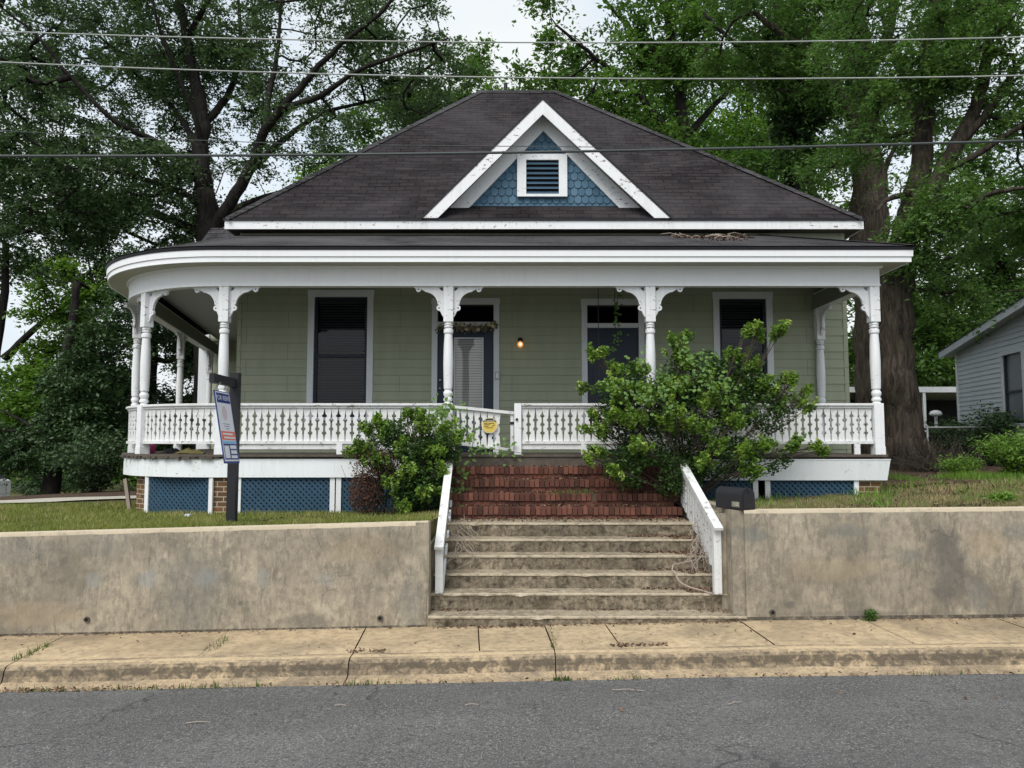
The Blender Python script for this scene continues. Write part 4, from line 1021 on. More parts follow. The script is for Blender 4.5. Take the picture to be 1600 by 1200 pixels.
# ------------------------------------------------------------------ mailbox
mb = thing('mailbox', 'black rounded mailbox standing on the right retaining wall', 'mailbox', (0,0,0))
c = at(1149, 802, 9.24); mb.location = (c.x, 9.26, WT(c.x)+.004); mb.rotation_euler = (0,0,R(27)); mb.scale = (.93,.93,.93)
def mprof(w, h, n=12):
    r = w/2; return [(-r,0),(r,0)] + [(r*math.cos(t), h-r+r*math.sin(t)*.98) for t in np.linspace(0, math.pi, n)]
b = MB(); pr = mprof(.205,.275); b.prism([(x,-.22,z) for x, z in pr], (0,.46,0), .5); mbb = b.build('body', M['black'], mb, local=True, auto=40)
b = MB(); pr = mprof(.220,.284); b.prism([(x,-.243,z-.003) for x, z in pr], (0,.038,0), .5); b.prism([(x*.8,-.250,z*.8+.02) for x, z in pr], (0,.007,0)); b.box(-.015,.015,-.262,-.25,.22,.25)
b.build('door', M['black'], mb, local=True, auto=40)
b = MB(); b.box(-.108,-.1035,-.20,-.06,.03,.10); pl_ = b.build('number_plate', plain('number_plate_metal', (.16,.155,.12), .5), mb, local=True)
def text(name, body, size, mat, parent, loc, rot, xs=1.0, ext=.001, align='CENTER'):
    cu = bpy.data.curves.new(name, 'FONT'); cu.body = body; cu.size = size; cu.align_x = align; cu.align_y = 'CENTER'; cu.extrude = ext
    o = bpy.data.objects.new(name, cu); COL.objects.link(o); cu.materials.append(mat); o.parent = parent; o.location = loc; o.rotation_euler = rot; o.scale = (xs,1,1); me_ = bpy.data.meshes.new_from_object(o); me_.name = name; o2 = bpy.data.objects.new(name, me_); COL.objects.link(o2); o2.parent = parent; o2.location = loc; o2.rotation_euler = rot; o2.scale = (xs,1,1); bpy.data.objects.remove(o); o2.name = name; return o2
M['gold'] = plain('pale_lettering', (.45,.44,.36), .5)
text('house_number', '1108', .07, M['gold'], mb, (-.1088,-.13,.065), (R(90),0,R(-90)), .8)
b = MB(); b.box(.106,.112,-.12,-.09,.02,.2); b.build('flag', M['black'], mb, local=True)

# ------------------------------------------------------------------ real estate post and hanging board
sp = at(362, 817, 9.95); gz_ = H(sp.x, 9.95)
post = thing('sign_post', 'black timber sign post on the grass behind the left wall', 'sign post', (sp.x, 9.95, gz_))
b = MB(); b.box(sp.x-.055, sp.x+.055, 9.895, 10.005, gz_-.1, at(362,590,9.95).z+.06); b.build('upright', M['black'], post)
aL = at(336, 592, 9.13); aR = at(361, 598, 9.95); zA = (aL.z+aR.z)/2
b = MB(); b.bar((aL.x-.02, 9.08, zA), (sp.x, 9.90, zA), .06, .11); b.build('arm', M['black'], post)
b = MB()
for y in (9.26, 9.56): b.tube([(sp.x+.03 if y > 9.4 else aL.x+.02, y, zA-.04), (sp.x+.0, y, zA-.115)], .008, 6)
b.build('hook', M['gal'], post)
# board hangs swung sideways
sg = thing('hanging_sign', 'narrow white and blue FOR RENT board hanging askew from the black post', 'sign', (0,0,0))
TL, TR = at(334,609,9.17), at(358,617,9.62); dY = (TR-TL); dY.z *= .3; wS = dY.length; ex = dY.normalized(); BL = at(355,724,9.22)
ez_ = (BL-TL); ez_ = (ez_ - ex*ez_.dot(ex)); hS = ez_.length; ez_.normalize(); nrm = ex.cross(ez_).normalized()
if nrm.y > 0: nrm = -nrm
# local frame: x along width, y up, z toward viewer
up_ = -ez_; nrm = ex.cross(up_).normalized()
Mx = Matrix((( ex.x, up_.x, nrm.x, TL.x),(ex.y, up_.y, nrm.y, TL.y),(ex.z, up_.z, nrm.z, TL.z),(0,0,0,1)))
sg.matrix_world = Mx; sg.location = Mx.to_translation(); sg.rotation_euler = Mx.to_euler()
fl = 1 if nrm.dot(-TL) > 0 else -1
M['sgw'] = plain('sign_white', (.72,.74,.80), .4, .05); M['sgb'] = plain('sign_navy', (.025,.045,.20), .4, .1); M['sgo'] = plain('sign_coral', (.75,.16,.10), .4, .1); M['sgc'] = plain('sign_sky_blue', (.22,.48,.75), .4, .1); M['sgp'] = plain('sign_pale_figure', (.62,.52,.58), .4, .1)
def sbox(name, x0, x1, y0, y1, mat, par, e=.004):
    b = MB(); zc = sorted((0, fl*e)); b.box(x0*wS, x1*wS, -y1*hS, -y0*hS, zc[0], zc[1]); return b.build(name, mat, par, local=True)
brd = MB(); brd.box(0, wS, -hS, 0, -.008, .003); bo = brd.build('board', M['sgb'], sg, local=True)
sbox('white_field', .04, .96, .012, .972, M['sgw'], sg, .0042)
sbox('heading_band', .08, .93, .03, .165, M['sgb'], sg, .0050)
sbox('coral_band', .06, .94, .56, .68, M['sgo'], sg, .0050); sbox('sky_band', .05, .95, .69, .725, M['sgc'], sg, .0050); sbox('navy_panel', .08, .95, .73, .95, M['sgb'], sg, .0050)
for (x0,x1,y0,y1) in ((.12,.42,.76,.93),(.5,.9,.752,.80),(.52,.9,.82,.87),(.5,.9,.89,.93)): sbox('panel_box', x0,x1,y0,y1, M['sgw'], sg, .0058)
for (x0,x1,y0,y1) in ((.15,.8,.585,.61),(.2,.9,.635,.66)): sbox('coral_text_line', x0,x1,y0,y1, M['sgw'], sg, .0058)
for (x0,x1,y0,y1) in ((.25,.68,.455,.462),(.32,.66,.487,.494),(.4,.62,.52,.528)): sbox('small_text_line', x0,x1,y0,y1, M['sgb'], sg, .0054)
b = MB(); n = 20; ring = [((.46+.16*math.cos(t))*wS, -(.31+.10*math.sin(t))*hS, fl*.0050) for t in np.linspace(0,2*math.pi,n+1)[:-1]]; b.poly(ring); b.build('pale_emblem', M['sgp'], sg, local=True)
text('sign_lettering', 'FOR RENT', .085, M['sgw'], sg, (.505*wS, -.098*hS, fl*.0056), (0,0,0) if fl > 0 else (0,R(180),0), .92*wS/.40, .0004)

# ------------------------------------------------------------------ yellow octagonal sign on the gate
sc = at(765, 664.5, PY-.06); ys_ = thing('octagonal_sign', 'small yellow octagonal security sign fixed to the sagging gate', 'sign', (sc.x, PY-.052, sc.z))
def octo(r, y0, y1, c0=0): return [(r*math.cos(R(22.5+45*k)), y0, r*math.sin(R(22.5+45*k))) for k in range(8)]
M['yel'] = plain('sign_yellow', (.62,.46,.10), .4, .1); M['yelp'] = plain('sign_cream_edge', (.72,.66,.42), .4, .1)
b = MB(); b.prism(octo(.128,-.002,0), (0,.006,0)); b.build('plate', M['yelp'], ys_, local=True)
b = MB(); b.prism(octo(.117,-.0035,0), (0,.001,0)); b.build('yellow_field', M['yel'], ys_, local=True)
b = MB(); r = .117; a = math.tan(R(22.5))*r*.92; pts = [(-a,-.0045,r*.92*1.0),(-r*.98,-.0045,a*.98+.01),(r*.98,-.0045,a*.98+.01),(a,-.0045,r*.92)]; b.prism(pts, (0,.0008,0)); b.build('heading', M['black'], ys_, local=True)
text('sign_lettering', 'WARNING', .045, M['yelp'], ys_, (0,-.0056,.066), (R(90),0,0), .75, .0003)
for (x0,x1,z) in ((-.085,-.03,.03),(-.02,.07,.03),(-.085,.01,.008),(-.085,-.02,-.016),(-.06,.055,-.04)):
    b = MB(); b.box(x0,x1,-.0046,-.0036,z-.005,z+.005); b.build('small_print_line', M['black'], ys_, local=True)
b = MB(); b.prism([(.03,-.0046,-.012),(.08,-.0046,.012),(.085,-.0046,.004),(.04,-.0046,-.018)],(0,.001,0)); b.build('arrow_mark', M['black'], ys_, local=True)

# ------------------------------------------------------------------ overhead wires
def wire(label, pts, D, r, mat, D2=None):
    P = [at(x, y, D) for x, y in pts]; co = np.polyfit([p.x for p in P], [p.z for p in P], 2); co[0] = max(co[0], .0015)
    b = MB(); X = np.linspace(-34, 34, 69)
    if D2 is None: b.tube([(x, D, np.polyval(co, x)) for x in X], r, 6)
    o = b.build('overhead_wire', mat, smooth=True); tag(o, label, 'wire', 'overhead wires along the street'); return o
wire('topmost pale thin wire crossing above the roof and treetops', [(0,49),(750,66),(1600,58)], 8.0, .0075, M['wirem'])
wire('pale thin wire, second from the top, passing just above the roof ridge', [(0,97),(870,122),(1600,118)], 8.0, .0075, M['wirem'])
wire('thick dark cable crossing the dormer gable, lowest of the wires', [(0,246),(600,241),(1600,222)], 8.0, .014, M['wirek'])
b = MB(); b.tube([at(x, y, 9.5) for x, y in ((-100,199),(250,217),(500,226),(850,229),(1050,231),(1240,233))], .005, 5); tag(b.build('overhead_wire', M['wirek'], smooth=True), 'hair-thin dark wire just above the thick cable over the roof', 'wire', 'overhead wires along the street')

# ------------------------------------------------------------------ foliage tools
def leaf_np(name, C, L, W, mat, parent, tint, upb=.6, dirs=None, fold=0.0):
    """many small leaves in one mesh. C (n,3) centres"""
    n = len(C); L = np.broadcast_to(L, n)[:,None]; W = np.broadcast_to(W, n)[:,None]
    nrm = rng.normal(size=(n,3)); nrm[:,2] = np.abs(nrm[:,2]) + upb; nrm /= np.linalg.norm(nrm, axis=1)[:,None]
    a = rng.normal(size=(n,3)) if dirs is None else dirs + rng.normal(size=(n,3))*.45
    a -= nrm*(a*nrm).sum(1)[:,None]; a /= np.linalg.norm(a, axis=1)[:,None]; b_ = np.cross(nrm, a)
    V = np.stack([C-a*L*.5, C+b_*W*.5-a*L*.04, C+a*L*.5, C-b_*W*.5-a*L*.04], 1)
    o = wloc(parent) if parent is not None else Vector((0,0,0)); V = V - np.array(o)
    me = bpy.data.meshes.new(name); me.vertices.add(4*n); me.vertices.foreach_set('co', V.astype(np.float32).ravel())
    me.loops.add(4*n); me.loops.foreach_set('vertex_index', np.arange(4*n, dtype=np.int32))
    me.polygons.add(n); me.polygons.foreach_set('loop_start', np.arange(0, 4*n, 4, dtype=np.int32)); me.polygons.foreach_set('loop_total', np.full(n, 4, dtype=np.int32))
    at_ = me.attributes.new('tint', 'FLOAT', 'FACE'); at_.data.foreach_set('value', np.clip(tint, 0, 1).astype(np.float32))
    me.materials.append(mat); me.update(calc_edges=True); me.validate()
    ob = bpy.data.objects.new(name, me); COL.objects.link(ob); ob.parent = parent
    return ob

def smooth_poly(pts, n=5):
    """Catmull-Rom"""
    P = [Vector(p) for p in pts]; P = [P[0]*2-P[1]] + P + [P[-1]*2-P[-2]]; out = []
    for i in range(1, len(P)-2):
        for k in range(n):
            t = k/n; a, b_, c_, d = P[i-1], P[i], P[i+1], P[i+2]
            out.append(.5*((2*b_) + (c_-a)*t + (2*a-5*b_+4*c_-d)*t*t + (3*b_-a-3*c_+d)*t**3))
    out.append(P[-2]); return out

def tree(name, label, cat, base, limbs, ells, nclump, nleaf, rc, leafL, mat, barkm, group=None, thr=-.05, freq=.22, seed=0, flat=.5, extra=None, twig=.012, leafW=.5, tb=.5, maxlink=6.0):
    """limbs: [(points, r0, r1)]; ells: [(cx,cy,cz,rx,ry,rz,weight)]"""
    rs = random.Random(seed); global rng; rng = np.random.default_rng(seed+100)
    root = thing(name, label, cat, base, group=group); b = MB(); nodes = []
    for pts, r0, r1 in limbs:
        P = smooth_poly(pts); n = len(P)
        for i in range(1, n-1): P[i] = P[i] + Vector([rs.uniform(-1,1) for _ in range(3)])*r0*.12
        rr = [lerp(r0, r1, (i/(n-1))**.8) for i in range(n)]
        b.tube(P, rr, 12 if r0 > .2 else 7); nodes += [p.copy() for p in P[n//4:]]
    # clumps
    cl = []; tot = sum(e[6] for e in ells); tries = 0
    while len(cl) < nclump and tries < nclump*60:
        tries += 1; w = rs.uniform(0, tot)
        for e in ells:
            w -= e[6]
            if w <= 0: break
        d = Vector([rs.gauss(0,1) for _ in range(3)]).normalized() * rs.uniform(.25,1)**.45
        p = Vector((e[0]+d.x*e[3], e[1]+d.y*e[4], e[2]+d.z*e[5]))
        if p.z < H(p.x, p.y)+.3: continue
        if noise.noise(p*freq+Vector((seed*3.7,0,0))) < thr: continue
        cl.append(p)
    N = np.array([tuple(p) for p in nodes]) if nodes else np.array([base])
    order = sorted(range(len(cl)), key=lambda i: float(np.min(((N-np.array(cl[i]))**2).sum(1))))
    pos = [tuple(x) for x in N]; par = [-1]*len(pos); wt = [0]*len(pos); k0 = len(pos)
    A = np.zeros((len(pos)+len(cl)*2, 3)); A[:len(pos)] = pos; m = len(pos)
    for i in order:
        p = cl[i]; dd = ((A[:m]-np.array(p))**2).sum(1) + np.maximum(0, A[:m,2]-p.z)**2*2; j = int(np.argmin(dd)); q = Vector(A[j])
        if (p-q).length > maxlink: p = q + (p-q)*1.0
        mid = q.lerp(p, .5) + Vector([rs.uniform(-1,1)*.12*(p-q).length for _ in range(3)]) - Vector((0,0,.06*(p-q).length))
        A[m] = mid; par.append(j); wt.append(0); A[m+1] = p; par.append(m); wt.append(1); m += 2
    for i in range(m-1, k0-1, -1):
        wt[par[i]] += wt[i]
    for i in range(k0, m):
        r0 = twig*math.sqrt(wt[i]+.3)
        pj = par[i]; r1 = min(twig*math.sqrt(wt[pj]+.3), r0*1.5) if pj >= k0 else r0*1.3
        b.tube([A[pj], A[i]], [r1, r0], 4, cap=False)
    b.build('trunk', barkm, root, smooth=True)
    if cl:
        CN = np.array([tuple(c) for c in cl]); nl = np.maximum(8, (nleaf*rng.uniform(.5,1.5,len(cl))).astype(int)); idx = np.repeat(np.arange(len(cl)), nl); n = len(idx)
        K = 9; td = rng.normal(size=(len(cl),K,3)); td[:,:,2] *= flat; td /= np.linalg.norm(td,axis=2)[:,:,None]; td *= rng.uniform(.45,1.15,(len(cl),K))[:,:,None]; td[:,:,2] -= .12
        kk = rng.integers(0,K,n); tt = rng.uniform(.08,1.0,n)**.8; D_ = td[idx,kk]; off = D_*tt[:,None]*rc*1.15; off[:,2] -= .28*rc*tt**2; off += rng.normal(size=(n,3))*leafL*.55
        sz = rng.uniform(.7,1.25,len(cl))[idx][:,None]
        C = CN[idx] + off*sz; C[:,2] -= .06*(off[:,0]**2+off[:,1]**2)/rc
        ct = rng.uniform(-.28,.28,len(cl))[idx]; hh = (C[:,2]-C[:,2].min())/max(.1,np.ptp(C[:,2]))
        tint = tb + ct + rng.uniform(-.22,.22,n)
        L = leafL*rng.uniform(.45,1.35,n); leaf_np('crown', C, L, L*leafW, mat, root, tint, .5, D_*1.2)
    return root

# ------------------------------------------------------------------ trees
def A3(px, py, D): return at(px, py, D)
def limb(D, pts, r0, r1, dd=None):
    """pts [(px,py)] ; dd depth offsets"""
    n = len(pts); dd = dd or [0]*n
    return ([A3(x, y, D+o) for (x, y), o in zip(pts, dd)], r0, r1)
def ell(px, py, D, rx, ry, rz, w): c = A3(px, py, D); return (c.x, c.y, c.z, rx, ry, rz, w)
g0 = lambda px, D: Vector((A3(px, 700, D).x, D, 0))
def gbase(px, D): x = (px-800)/F*D; return Vector((x, D, H(x, D)))

# big oak on the left
D = 26; bs = gbase(326, D)
limbs = [([bs-Vector((0,0,.3)), bs+Vector((0,0,1.5)), A3(327,430,D), A3(326,370,D), A3(318,300,D)], .55, .36),
 limb(D, [(318,300),(312,235),(318,190),(305,130),(292,60),(278,-20),(270,-120)], .33, .10, [0,0,.3,.4,.5,.5,.6]),
 limb(D, [(318,230),(300,170),(262,80),(240,10),(230,-60)], .12, .03, [0,-.6,-1.4,-2,-2.4]),
 limb(D, [(328,365),(352,330),(392,262),(412,210),(440,170),(478,128),(520,80),(600,15),(650,-40)], .25, .035, [0,-.3,-.8,-1.2,-1.6,-2,-2.4,-3,-3.3]),
 limb(D, [(412,210),(420,150),(432,90),(438,20),(440,-70)], .13, .035, [-1.2,-1,-.8,-.7,-.7]),
 limb(D, [(440,170),(500,150),(560,110),(640,80),(700,60)], .13, .03, [-1.6,-2,-2.6,-3,-3.2]),
 limb(D, [(395,262),(440,220),(500,180),(570,160),(640,150)], .14, .03, [-.8,0,.8,1.5,2]),
 limb(D, [(320,330),(292,305),(240,285),(180,268),(110,262)], .14, .03, [0,-.5,-1.2,-2,-2.5]),
 limb(D, [(326,372),(270,345),(210,325),(150,318),(95,300),(50,268),(0,250),(-60,215)], .19, .04, [0,.6,1.2,1.8,2.2,2.6,3,3.2]),
 limb(D, [(310,240),(280,180),(235,135),(190,90),(140,40),(90,-20)], .13, .03, [0,1,2,3,3.6,4]),
 limb(D, [(316,280),(250,225),(180,190),(110,120),(60,60),(0,10)], .13, .03, [0,-1,-2,-2.6,-3,-3.4]),
 limb(D, [(330,345),(380,320),(440,300),(490,300),(540,305)], .14, .03, [0,1.2,2.2,3,3.4]),
 limb(D, [(292,60),(330,-10),(360,-80)], .12, .04, [.5,.2,0]), limb(D, [(315,200),(360,140),(375,60),(370,-30)], .16,.05,[.3,1.4,2.2,2.8])]
ells = [ell(280,30,D+2,5.5,4,3.4,1.2), ell(120,60,D+1,5,5,3.2,1.3), ell(470,60,D+1.5,4.2,4,3.5,.85), ell(620,50,D,2.0,3,3.2,.26), ell(40,200,D,3.5,4,2.6,.9), ell(150,270,D,4.2,4,1.6,.9), ell(200,350,D+1,4.0,3,1.1,.6),
        ell(380,230,D+2.5,2.8,2,2.4,.4), ell(480,240,D,2.2,3,1.6,.22), ell(50,370,D,4,3,1.3,.55), ell(680,130,D,1.4,2,2.2,.12)]
tree('oak_tree', 'large spreading oak with many dark limbs rising behind the left of the porch', 'tree', tuple(bs), limbs, ells, 1500, 150, .80, .135, M['leaf_oak'], M['bark2'], thr=-.16, freq=.55, seed=3, flat=.5, group='trees around the house')

# pecan-like tree at the right, in front of the others
D = 18; bs = gbase(1412, D); z0 = bs.z
limbs = [([bs-Vector((0,0,.3)), bs+Vector((-.02,0,.15)), bs+Vector((0,0,.7)), A3(1402,600,D), A3(1398,480,D), A3(1405,400,D)], .50, .37),
 limb(D, [(1398,430),(1415,360),(1432,290),(1445,200),(1452,110),(1460,20),(1468,-90)], .34, .14, [0,0,0,.2,.4,.6,.8]),
 limb(D, [(1405,410),(1430,350),(1470,270),(1500,215),(1530,150),(1545,70),(1560,-40)], .27, .09, [0,-.2,-.4,-.6,-.6,-.6,-.6]),
 limb(D, [(1490,230),(1540,180),(1585,110),(1640,40)], .13, .05, [-.6,-.8,-1,-1.2]),
 limb(D, [(1470,270),(1530,240),(1590,200),(1650,170)], .10, .04, [-.4,-1,-1.6,-2]),
 limb(D, [(1445,220),(1420,150),(1395,80),(1370,-10)], .15, .05, [.2,.8,1.2,1.6]),
 limb(D, [(1432,300),(1390,310),(1370,330)], .10, .03, [0,-.6,-1]),
 limb(D, [(1440,330),(1500,320),(1560,300),(1620,290)], .10, .03, [0,-1.2,-2.2,-2.8])]
for a in (20, 75, 140, 200, 260, 320):
    d = Vector((math.cos(R(a)), math.sin(R(a)), 0)); limbs.append(([bs+d*.35+Vector((0,0,.7)), bs+d*.62+Vector((0,0,.22)), bs+d*.95+Vector((0,0,.02)), bs+d*1.5-Vector((0,0,.12))], .13, .05))
ells = [ell(1450,60,D,2.6,2.5,2.6,1.0), ell(1560,110,D,2.2,2.5,2.6,.9), ell(1540,400,D-1,1.3,1.3,1.2,.55), ell(1480,330,D-1,.8,1,.6,.18), ell(1590,330,D,1.5,2,1.2,.5), ell(1400,200,D,1.2,2,1.6,.3), ell(1530,230,D-1.2,1.1,.6,1.0,.35), ell(1440,140,D-1,1.0,.6,1.2,.12), ell(1430,380,D-1,.55,.6,.5,.10), ell(1600,480,D+1,1,1.2,1,.2)]
tree('pecan_tree', 'huge grey-barked tree with forked trunk beside the right end of the porch', 'tree', tuple(bs), limbs, ells, 440, 170, .62, .12, M['leaf_pecan'], M['bark'], thr=-.14, freq=.35, seed=11, flat=.45, leafW=.38, group='trees around the house', tb=.55)

D = 25; bs = gbase(1368, D)
limbs = [([bs-Vector((0,0,.3)), A3(1370,560,D), A3(1362,400,D), A3(1358,300,D), A3(1350,180,D), A3(1338,80,D), A3(1325,-20,D), A3(1318,-120,D)], .82, .32),
 limb(D, [(1350,200),(1300,130),(1270,80),(1230,60),(1180,20)], .26, .08, [0,-.5,-1,-1.4,-1.6]),
 limb(D, [(1345,120),(1385,60),(1400,-20),(1410,-90)], .25, .1), limb(D, [(1340,100),(1290,20),(1260,-60)], .2, .07, [0,1,2]), limb(D,[(1360,330),(1385,260),(1412,200)],.13,.05)]
ells = [ell(1330,40,D,3,3,3,1), ell(1200,60,D,2.6,3,2.4,.8), ell(1290,210,D-1,1.4,2,1.6,.35), ell(1400,130,D,2,2,2.4,.5)]
tree('tall_tree', 'tall straight trunk rising behind the right corner of the main roof', 'tree', tuple(bs), limbs, ells, 230, 170, .85, .17, M['leaf_pecan'], M['bark'], thr=-.1, freq=.3, seed=21, flat=.5, group='trees around the house', leafW=.4)

# ivy clad trunk
D = 27; bs = gbase(1245, D)
limbs = [([bs, A3(1250,400,D), A3(1252,250,D), A3(1242,140,D), A3(1220,40,D), A3(1205,-60,D)], .36, .16), limb(D,[(1245,160),(1200,105),(1150,70),(1100,20)],.16,.06), limb(D,[(1252,280),(1200,290),(1140,270)],.09,.03)]
ells = [ell(1252,300,D,.75,.75,1.6,1), ell(1248,190,D,.8,.8,2.0,1.2), ell(1225,80,D,1,1,1.8,.9), ell(1255,410,D,.8,.8,1.4,.7)]
tree('ivy_covered_tree', 'dark ivy-covered trunk behind the right slope of the main roof', 'tree', tuple(bs), limbs, ells, 150, 190, .5, .15, M['leaf_dark'], M['bark2'], thr=-.9, seed=31, flat=.9, group='trees around the house', leafW=.8)

# canopy behind the roof, right of centre
D = 34; bs = gbase(1062, D)
limbs = [([bs, A3(1062,350,D), A3(1068,200,D), A3(1050,80,D), A3(1040,-60,D)], .42, .16), limb(D,[(1066,240),(1000,150),(930,90),(870,40)],.2,.05,[0,-1,-2,-3]), limb(D,[(1066,220),(1130,150),(1190,90)],.2,.05,[0,1,2]), limb(D,[(1055,120),(980,40),(920,-30)],.16,.05)]
ells = [ell(960,80,D,4.8,4,3.6,1.5), ell(880,40,D,2.2,3,3.0,.6), ell(855,140,D,1.7,3,2.2,.35), ell(1090,40,D,4,4,2.6,1), ell(950,190,D,3.2,4,1.7,.7), ell(1120,240,D,3.2,4,1.5,.7), ell(1180,310,D,3,4,1.8,.7)]
tree('leafy_tree', 'broad leafy tree whose crown fills the sky right of the dormer', 'tree', tuple(bs), limbs, ells, 430, 125, 1.15, .24, M['leaf_mid'], M['bark2'], thr=-.08, freq=.24, seed=41, group='trees around the house')
D = 46; bs = gbase(1180, D)
tree('background_tree', 'bright green distant tree seen above the right roof slope', 'tree', tuple(bs), [([bs, A3(1180,350,D), A3(1175,200,D), A3(1160,60,D)], .45, .15)], [ell(1190,300,D,7,4,3,1), ell(1100,180,D,4.5,4,3,.55), ell(1290,200,D,4,4,4,.6)], 300, 120, 1.4, .30, M['leaf_lime'], M['bark2'], thr=-.12, freq=.2, seed=51, group='trees around the house', tb=.3)
# trees behind the left slope
D = 44; bs = gbase(640, D)
tree('background_tree', 'rounded green tree rising behind the left roof slope', 'tree', tuple(bs), [([bs, A3(640,300,D), A3(645,220,D), A3(650,150,D)], .4, .12), limb(D,[(645,240),(700,190),(740,150)],.15,.05)], [ell(620,200,D,3.2,3,2.2,1), ell(690,180,D,2.6,3,1.6,.8), ell(755,160,D,2.2,2,1.1,.5), ell(560,270,D,2.5,3,1.7,.6), ell(738,85,D,.8,1,1.3,.10)], 240, 120, 1.15, .27, M['leaf_mid'], M['bark2'], thr=-.2, freq=.25, seed=61, group='trees around the house', tb=.6)
D = 60; bs = gbase(440, D)
tree('background_tree', 'pale yellow-green far tree showing low behind the oak', 'tree', tuple(bs), [([bs, A3(445,420,D), A3(450,330,D)], .4, .15)], [ell(520,290,D,4,3,3.2,1), ell(420,350,D,4,3,2.5,.8)], 110, 90, 1.6, .36, M['leaf_lime'], M['bark2'], thr=-.1, freq=.2, seed=71, group='trees around the house', tb=.7)
# bright tree far left, dark evergreen masses
D = 25; bs = gbase(-40, D)
tree('background_tree', 'bright yellow-green tree at the left edge beyond the driveway', 'tree', tuple(bs), [([bs, A3(-25,660,D), A3(4,480,D), A3(10,380,D)], .24, .09), limb(D,[(6,560),(70,500),(140,450)],.14,.05), limb(D,[(8,600),(60,560),(110,540)],.12,.05)], [ell(50,500,D,2.0,1.6,1.5,1.1), ell(20,620,D,1.9,1.6,1.6,1.1), ell(120,450,D-.5,1.5,1.2,1.1,.6), ell(10,430,D+1,1.3,1.2,1.2,.5), ell(80,620,D-1,1.0,.8,1.1,.5), ell(150,590,D,.9,.8,.7,.2)], 250, 120, .62, .16, M['leaf_lime'], M['bark2'], thr=-.12, freq=.3, seed=81, group='trees around the house', tb=.35)
D = 23; bs = gbase(86, D)
tree('evergreen_tree', 'dark dense evergreen with low branches left of the porch', 'tree', tuple(bs), [([bs-Vector((0,0,.2)), A3(86,700,D), A3(95,620,D), A3(110,520,D), A3(120,440,D)], .27, .1), limb(D,[(88,690),(40,660),(0,640)],.09,.03), limb(D,[(95,620),(150,570),(200,540)],.1,.03)],
     [ell(150,610,D,1.2,1.3,1.3,.9), ell(50,700,D,1.4,1.0,.5,.45), ell(150,660,D,1.2,1.2,.9,.7), ell(180,520,D,1.1,1.5,1.4,.6), ell(150,420,D+1,1.8,2,.9,.35), ell(-20,690,D,1.2,1.1,.6,.2)], 250, 190, .62, .13, M['leaf_dark'], M['bark2'], thr=-.25, freq=.4, seed=91, group='trees around the house')
D = 30; bs = gbase(235, D)
tree('evergreen_tree', 'dark evergreen seen through the left porch posts', 'tree', tuple(bs), [([bs, A3(235,650,D), A3(240,560,D), A3(245,480,D)], .3, .1)],
     [ell(250,640,D,3,2,2.2,1.2), ell(200,560,D,2.6,2,1.8,.8), ell(300,600,D,2.4,2,2,.9), ell(270,500,D,2.8,2,1.6,.6)], 300, 160, .85, .17, M['leaf_dark'], M['bark2'], thr=-.3, freq=.3, seed=101, group='trees around the house')
D = 52; bs = gbase(150, D)
tree('background_tree', 'low bright foliage seen beneath the evergreen boughs beyond the grass', 'tree', tuple(bs), [([bs, A3(150,720,D), A3(150,650,D)], .3, .12)], [ell(150,735,D,4.5,2,1.3,1), ell(60,700,D,5,2,2.6,.8), ell(220,700,D,5,2,2.6,.8)], 170, 110, 1.1, .28, M['leaf_lime'], M['bark2'], thr=-.4, seed=111, group='trees around the house', tb=.2)
# right background
D = 36; bs = gbase(1565, D)
tree('background_tree', 'leaning dark trunk with layered foliage above the neighbouring house', 'tree', tuple(bs), [([bs, A3(1590,520,D), A3(1568,430,D), A3(1555,350,D), A3(1545,260,D)], .4, .14), limb(D,[(1566,430),(1510,400),(1460,410)],.14,.05)], [ell(1490,450,D,3.8,3,2.2,1.2), ell(1560,400,D,3.6,3,2.4,1), ell(1600,250,D,4,3,3.4,1), ell(1470,340,D,2.6,3,2,.6), ell(1470,560,D,2.4,2,1.6,.7)], 380, 120, 1.1, .24, M['leaf_mid'], M['bark2'], thr=-.2, freq=.25, seed=121, group='trees around the house', tb=.35)
D = 50; bs = gbase(1450, D)
tree('background_tree', 'distant green tree filling the gap behind the carport', 'tree', tuple(bs), [([bs, A3(1450,600,D), A3(1450,500,D)], .4, .14)], [ell(1440,560,D,6,3,3.4,1), ell(1340,520,D,4,3,5,.8), ell(1350,650,D,4,3,3,.5), ell(1560,470,D,6,3,4,.8)], 300, 110, 1.4, .33, M['leaf_mid'], M['bark2'], thr=-.35, seed=131, group='trees around the house', tb=.55)

# far woods closing the horizon
rng = np.random.default_rng(77); C = []; tt = []
for k in range(900):
    x = rng.uniform(-125, 125); y = 82 + rng.uniform(-7, 9) - abs(x)*.12; hh = 5 + 4.5*(.5+noise.noise(Vector((x*.06, 3, 1)))) ; z = rng.uniform(0, 1)**.8*hh + H(x, y); r = rng.uniform(1.5, 2.8)
    n = 85; d = rng.normal(size=(n,3)); d /= np.linalg.norm(d,axis=1)[:,None]; d *= r*rng.uniform(.3,1,n)[:,None]**.5; C.append(np.array((x, y, z))+d*np.array((1,1,.75))); tt.append(rng.uniform(.1,.8)+rng.uniform(-.2,.2,n))
C = np.concatenate(C); o = leaf_np('far_woods', C, .55*rng.uniform(.6,1.3,len(C)), .34, M['leaf_mid'], None, np.concatenate(tt), .5); tag(o, kind='stuff')
